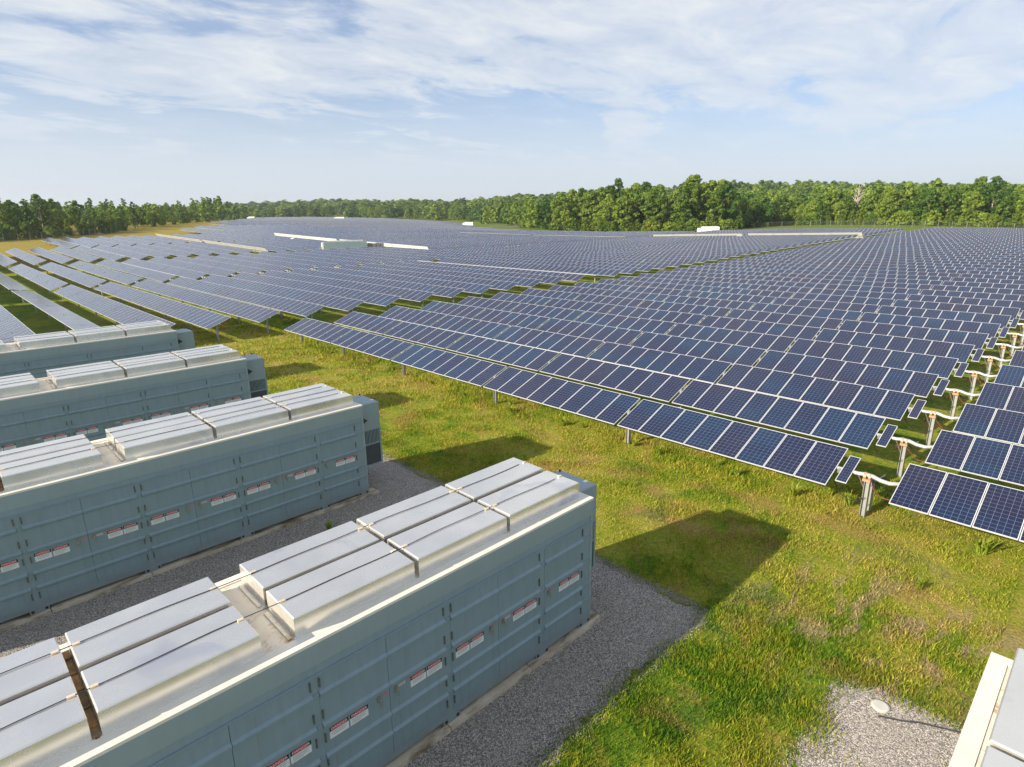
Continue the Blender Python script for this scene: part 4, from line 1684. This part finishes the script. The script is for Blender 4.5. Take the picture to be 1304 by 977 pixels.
m_stone, t, b = newmat("stone")
isl = t.nodes.new('ShaderNodeNewGeometry').outputs['Random Per Island']
setc(t, b, ramp(t, isl, [(0.0, (0.12, 0.11, 0.105)), (0.6, (0.32, 0.29, 0.255)), (1.0, (0.52, 0.46, 0.40))]))
b.inputs['Roughness'].default_value = 0.85
V, F = stones(15000)
tag(link("gravel_stones", npmesh("gravel_stones", V, F, [m_stone])), "loose grey and tan stones spread over the gravel strips and into the grass", "gravel", kind='stuff')


# weeds along the front row
def weed(x, y, s, lb):
    rs = np.random.default_rng(int(x * 100 + y * 10))
    VV = []
    for i in range(46):
        a = rs.random() * 6.28
        h = s * (0.5 + 0.6 * rs.random())
        l = h * (0.2 + 0.7 * rs.random())
        w = 0.022 * s / 0.4
        x0, y0 = rs.normal() * 0.1 * s, rs.normal() * 0.1 * s
        d = np.array([math.cos(a), math.sin(a), 0])
        n_ = np.array([-d[1], d[0], 0]) * w
        p0 = np.array([x0, y0, 0])
        pm_ = p0 + d * l * 0.5 + np.array([0, 0, h * 0.7])
        pt = p0 + d * l + np.array([0, 0, h])
        VV.append([p0 - n_ * 0.5, p0 + n_ * 0.5, pm_ + n_, pm_ - n_])
        VV.append([pm_ - n_, pm_ + n_, pt + n_ * 0.15, pt - n_ * 0.15])
    Q = np.array(VV)
    me = npmesh("weed", Q.reshape(-1, 3), np.arange(len(Q) * 4).reshape(-1, 4), [m_weed])
    o = link("weed", me, None, (x, y, 0))
    tag(o, lb, "weed", "weeds along the front row of panels")


for (x, y, s, lb) in [(21.2, 6.1, 0.5, "yellow-green weed right under the right end of the front table"), (20.2, 6.95, 0.42, "bright weed in front of the third last panel of the front table"),
                      (20.8, 5.35, 0.5, "yellow weed at the foot of the front tracker drive posts"), (20.3, 1.67, 0.5, "straw-coloured weed before the right-edge front table"),
                      (17.1, 2.5, 0.3, "single pale weed standing alone in the grass on the right"), (20.5, 9.1, 0.35, "small weed below the middle of the front table's right third")]:
    weed(x, y, s, lb)
for i in range(16):
    weed(20.0 + random.uniform(-0.2, 0.8), 10 + i * 2.0 + random.uniform(-.7, .7), random.uniform(0.25, 0.42), "small bright weed below the long front table, left of its middle")
weed(7.8, 16.25, 0.3, "lone green weed on the gravel beside the second container")
weed(-0.4, 16.2, 0.2, "tiny weed on the sunlit gravel at the left edge")

# cover and cable on the gravel in the lower right
mb = MB()
mb.tube([(0, 0, 0), (0, 0, 0.035), (0, 0, 0.045)], [0.16, 0.16, 0.13], 20)
o = mb.build("cleanout_cover", m_plast)
o.location = (12.06, 2.0, 0)
tag(o, "round white cleanout cover on the sunlit gravel", "cover")
mb = MB()
mb.tube([(11.75, 1.95, 0.03), (11.95, 1.6, 0.02), (12.12, 1.35, 0.03), (12.3, 1.0, 0.02), (12.42, 0.7, 0.03)], 0.013, 6)
o = mb.build("cable", m_cable)
tag(o, "thin black cable lying across the gravel in the lower right", "cable")
# ------------------------------------------------------------------ air: thin summer haze
mh = bpy.data.materials.new("haze_air")
mh.use_nodes = True
t = mh.node_tree
t.nodes.clear()
pv = t.nodes.new('ShaderNodeVolumePrincipled')
pv.inputs['Color'].default_value = (0.86, 0.92, 1.0, 1)
pv.inputs['Density'].default_value = 0.00014
pv.inputs['Anisotropy'].default_value = 0.3
om = t.nodes.new('ShaderNodeOutputMaterial')
t.links.new(pv.outputs[0], om.inputs['Volume'])
mb = MB()
mb.box(-9200, 9200, -9200, 9200, -1.0, 80)
tag(mb.build("haze", mh), kind='stuff')
print("objects", len(bpy.data.objects))
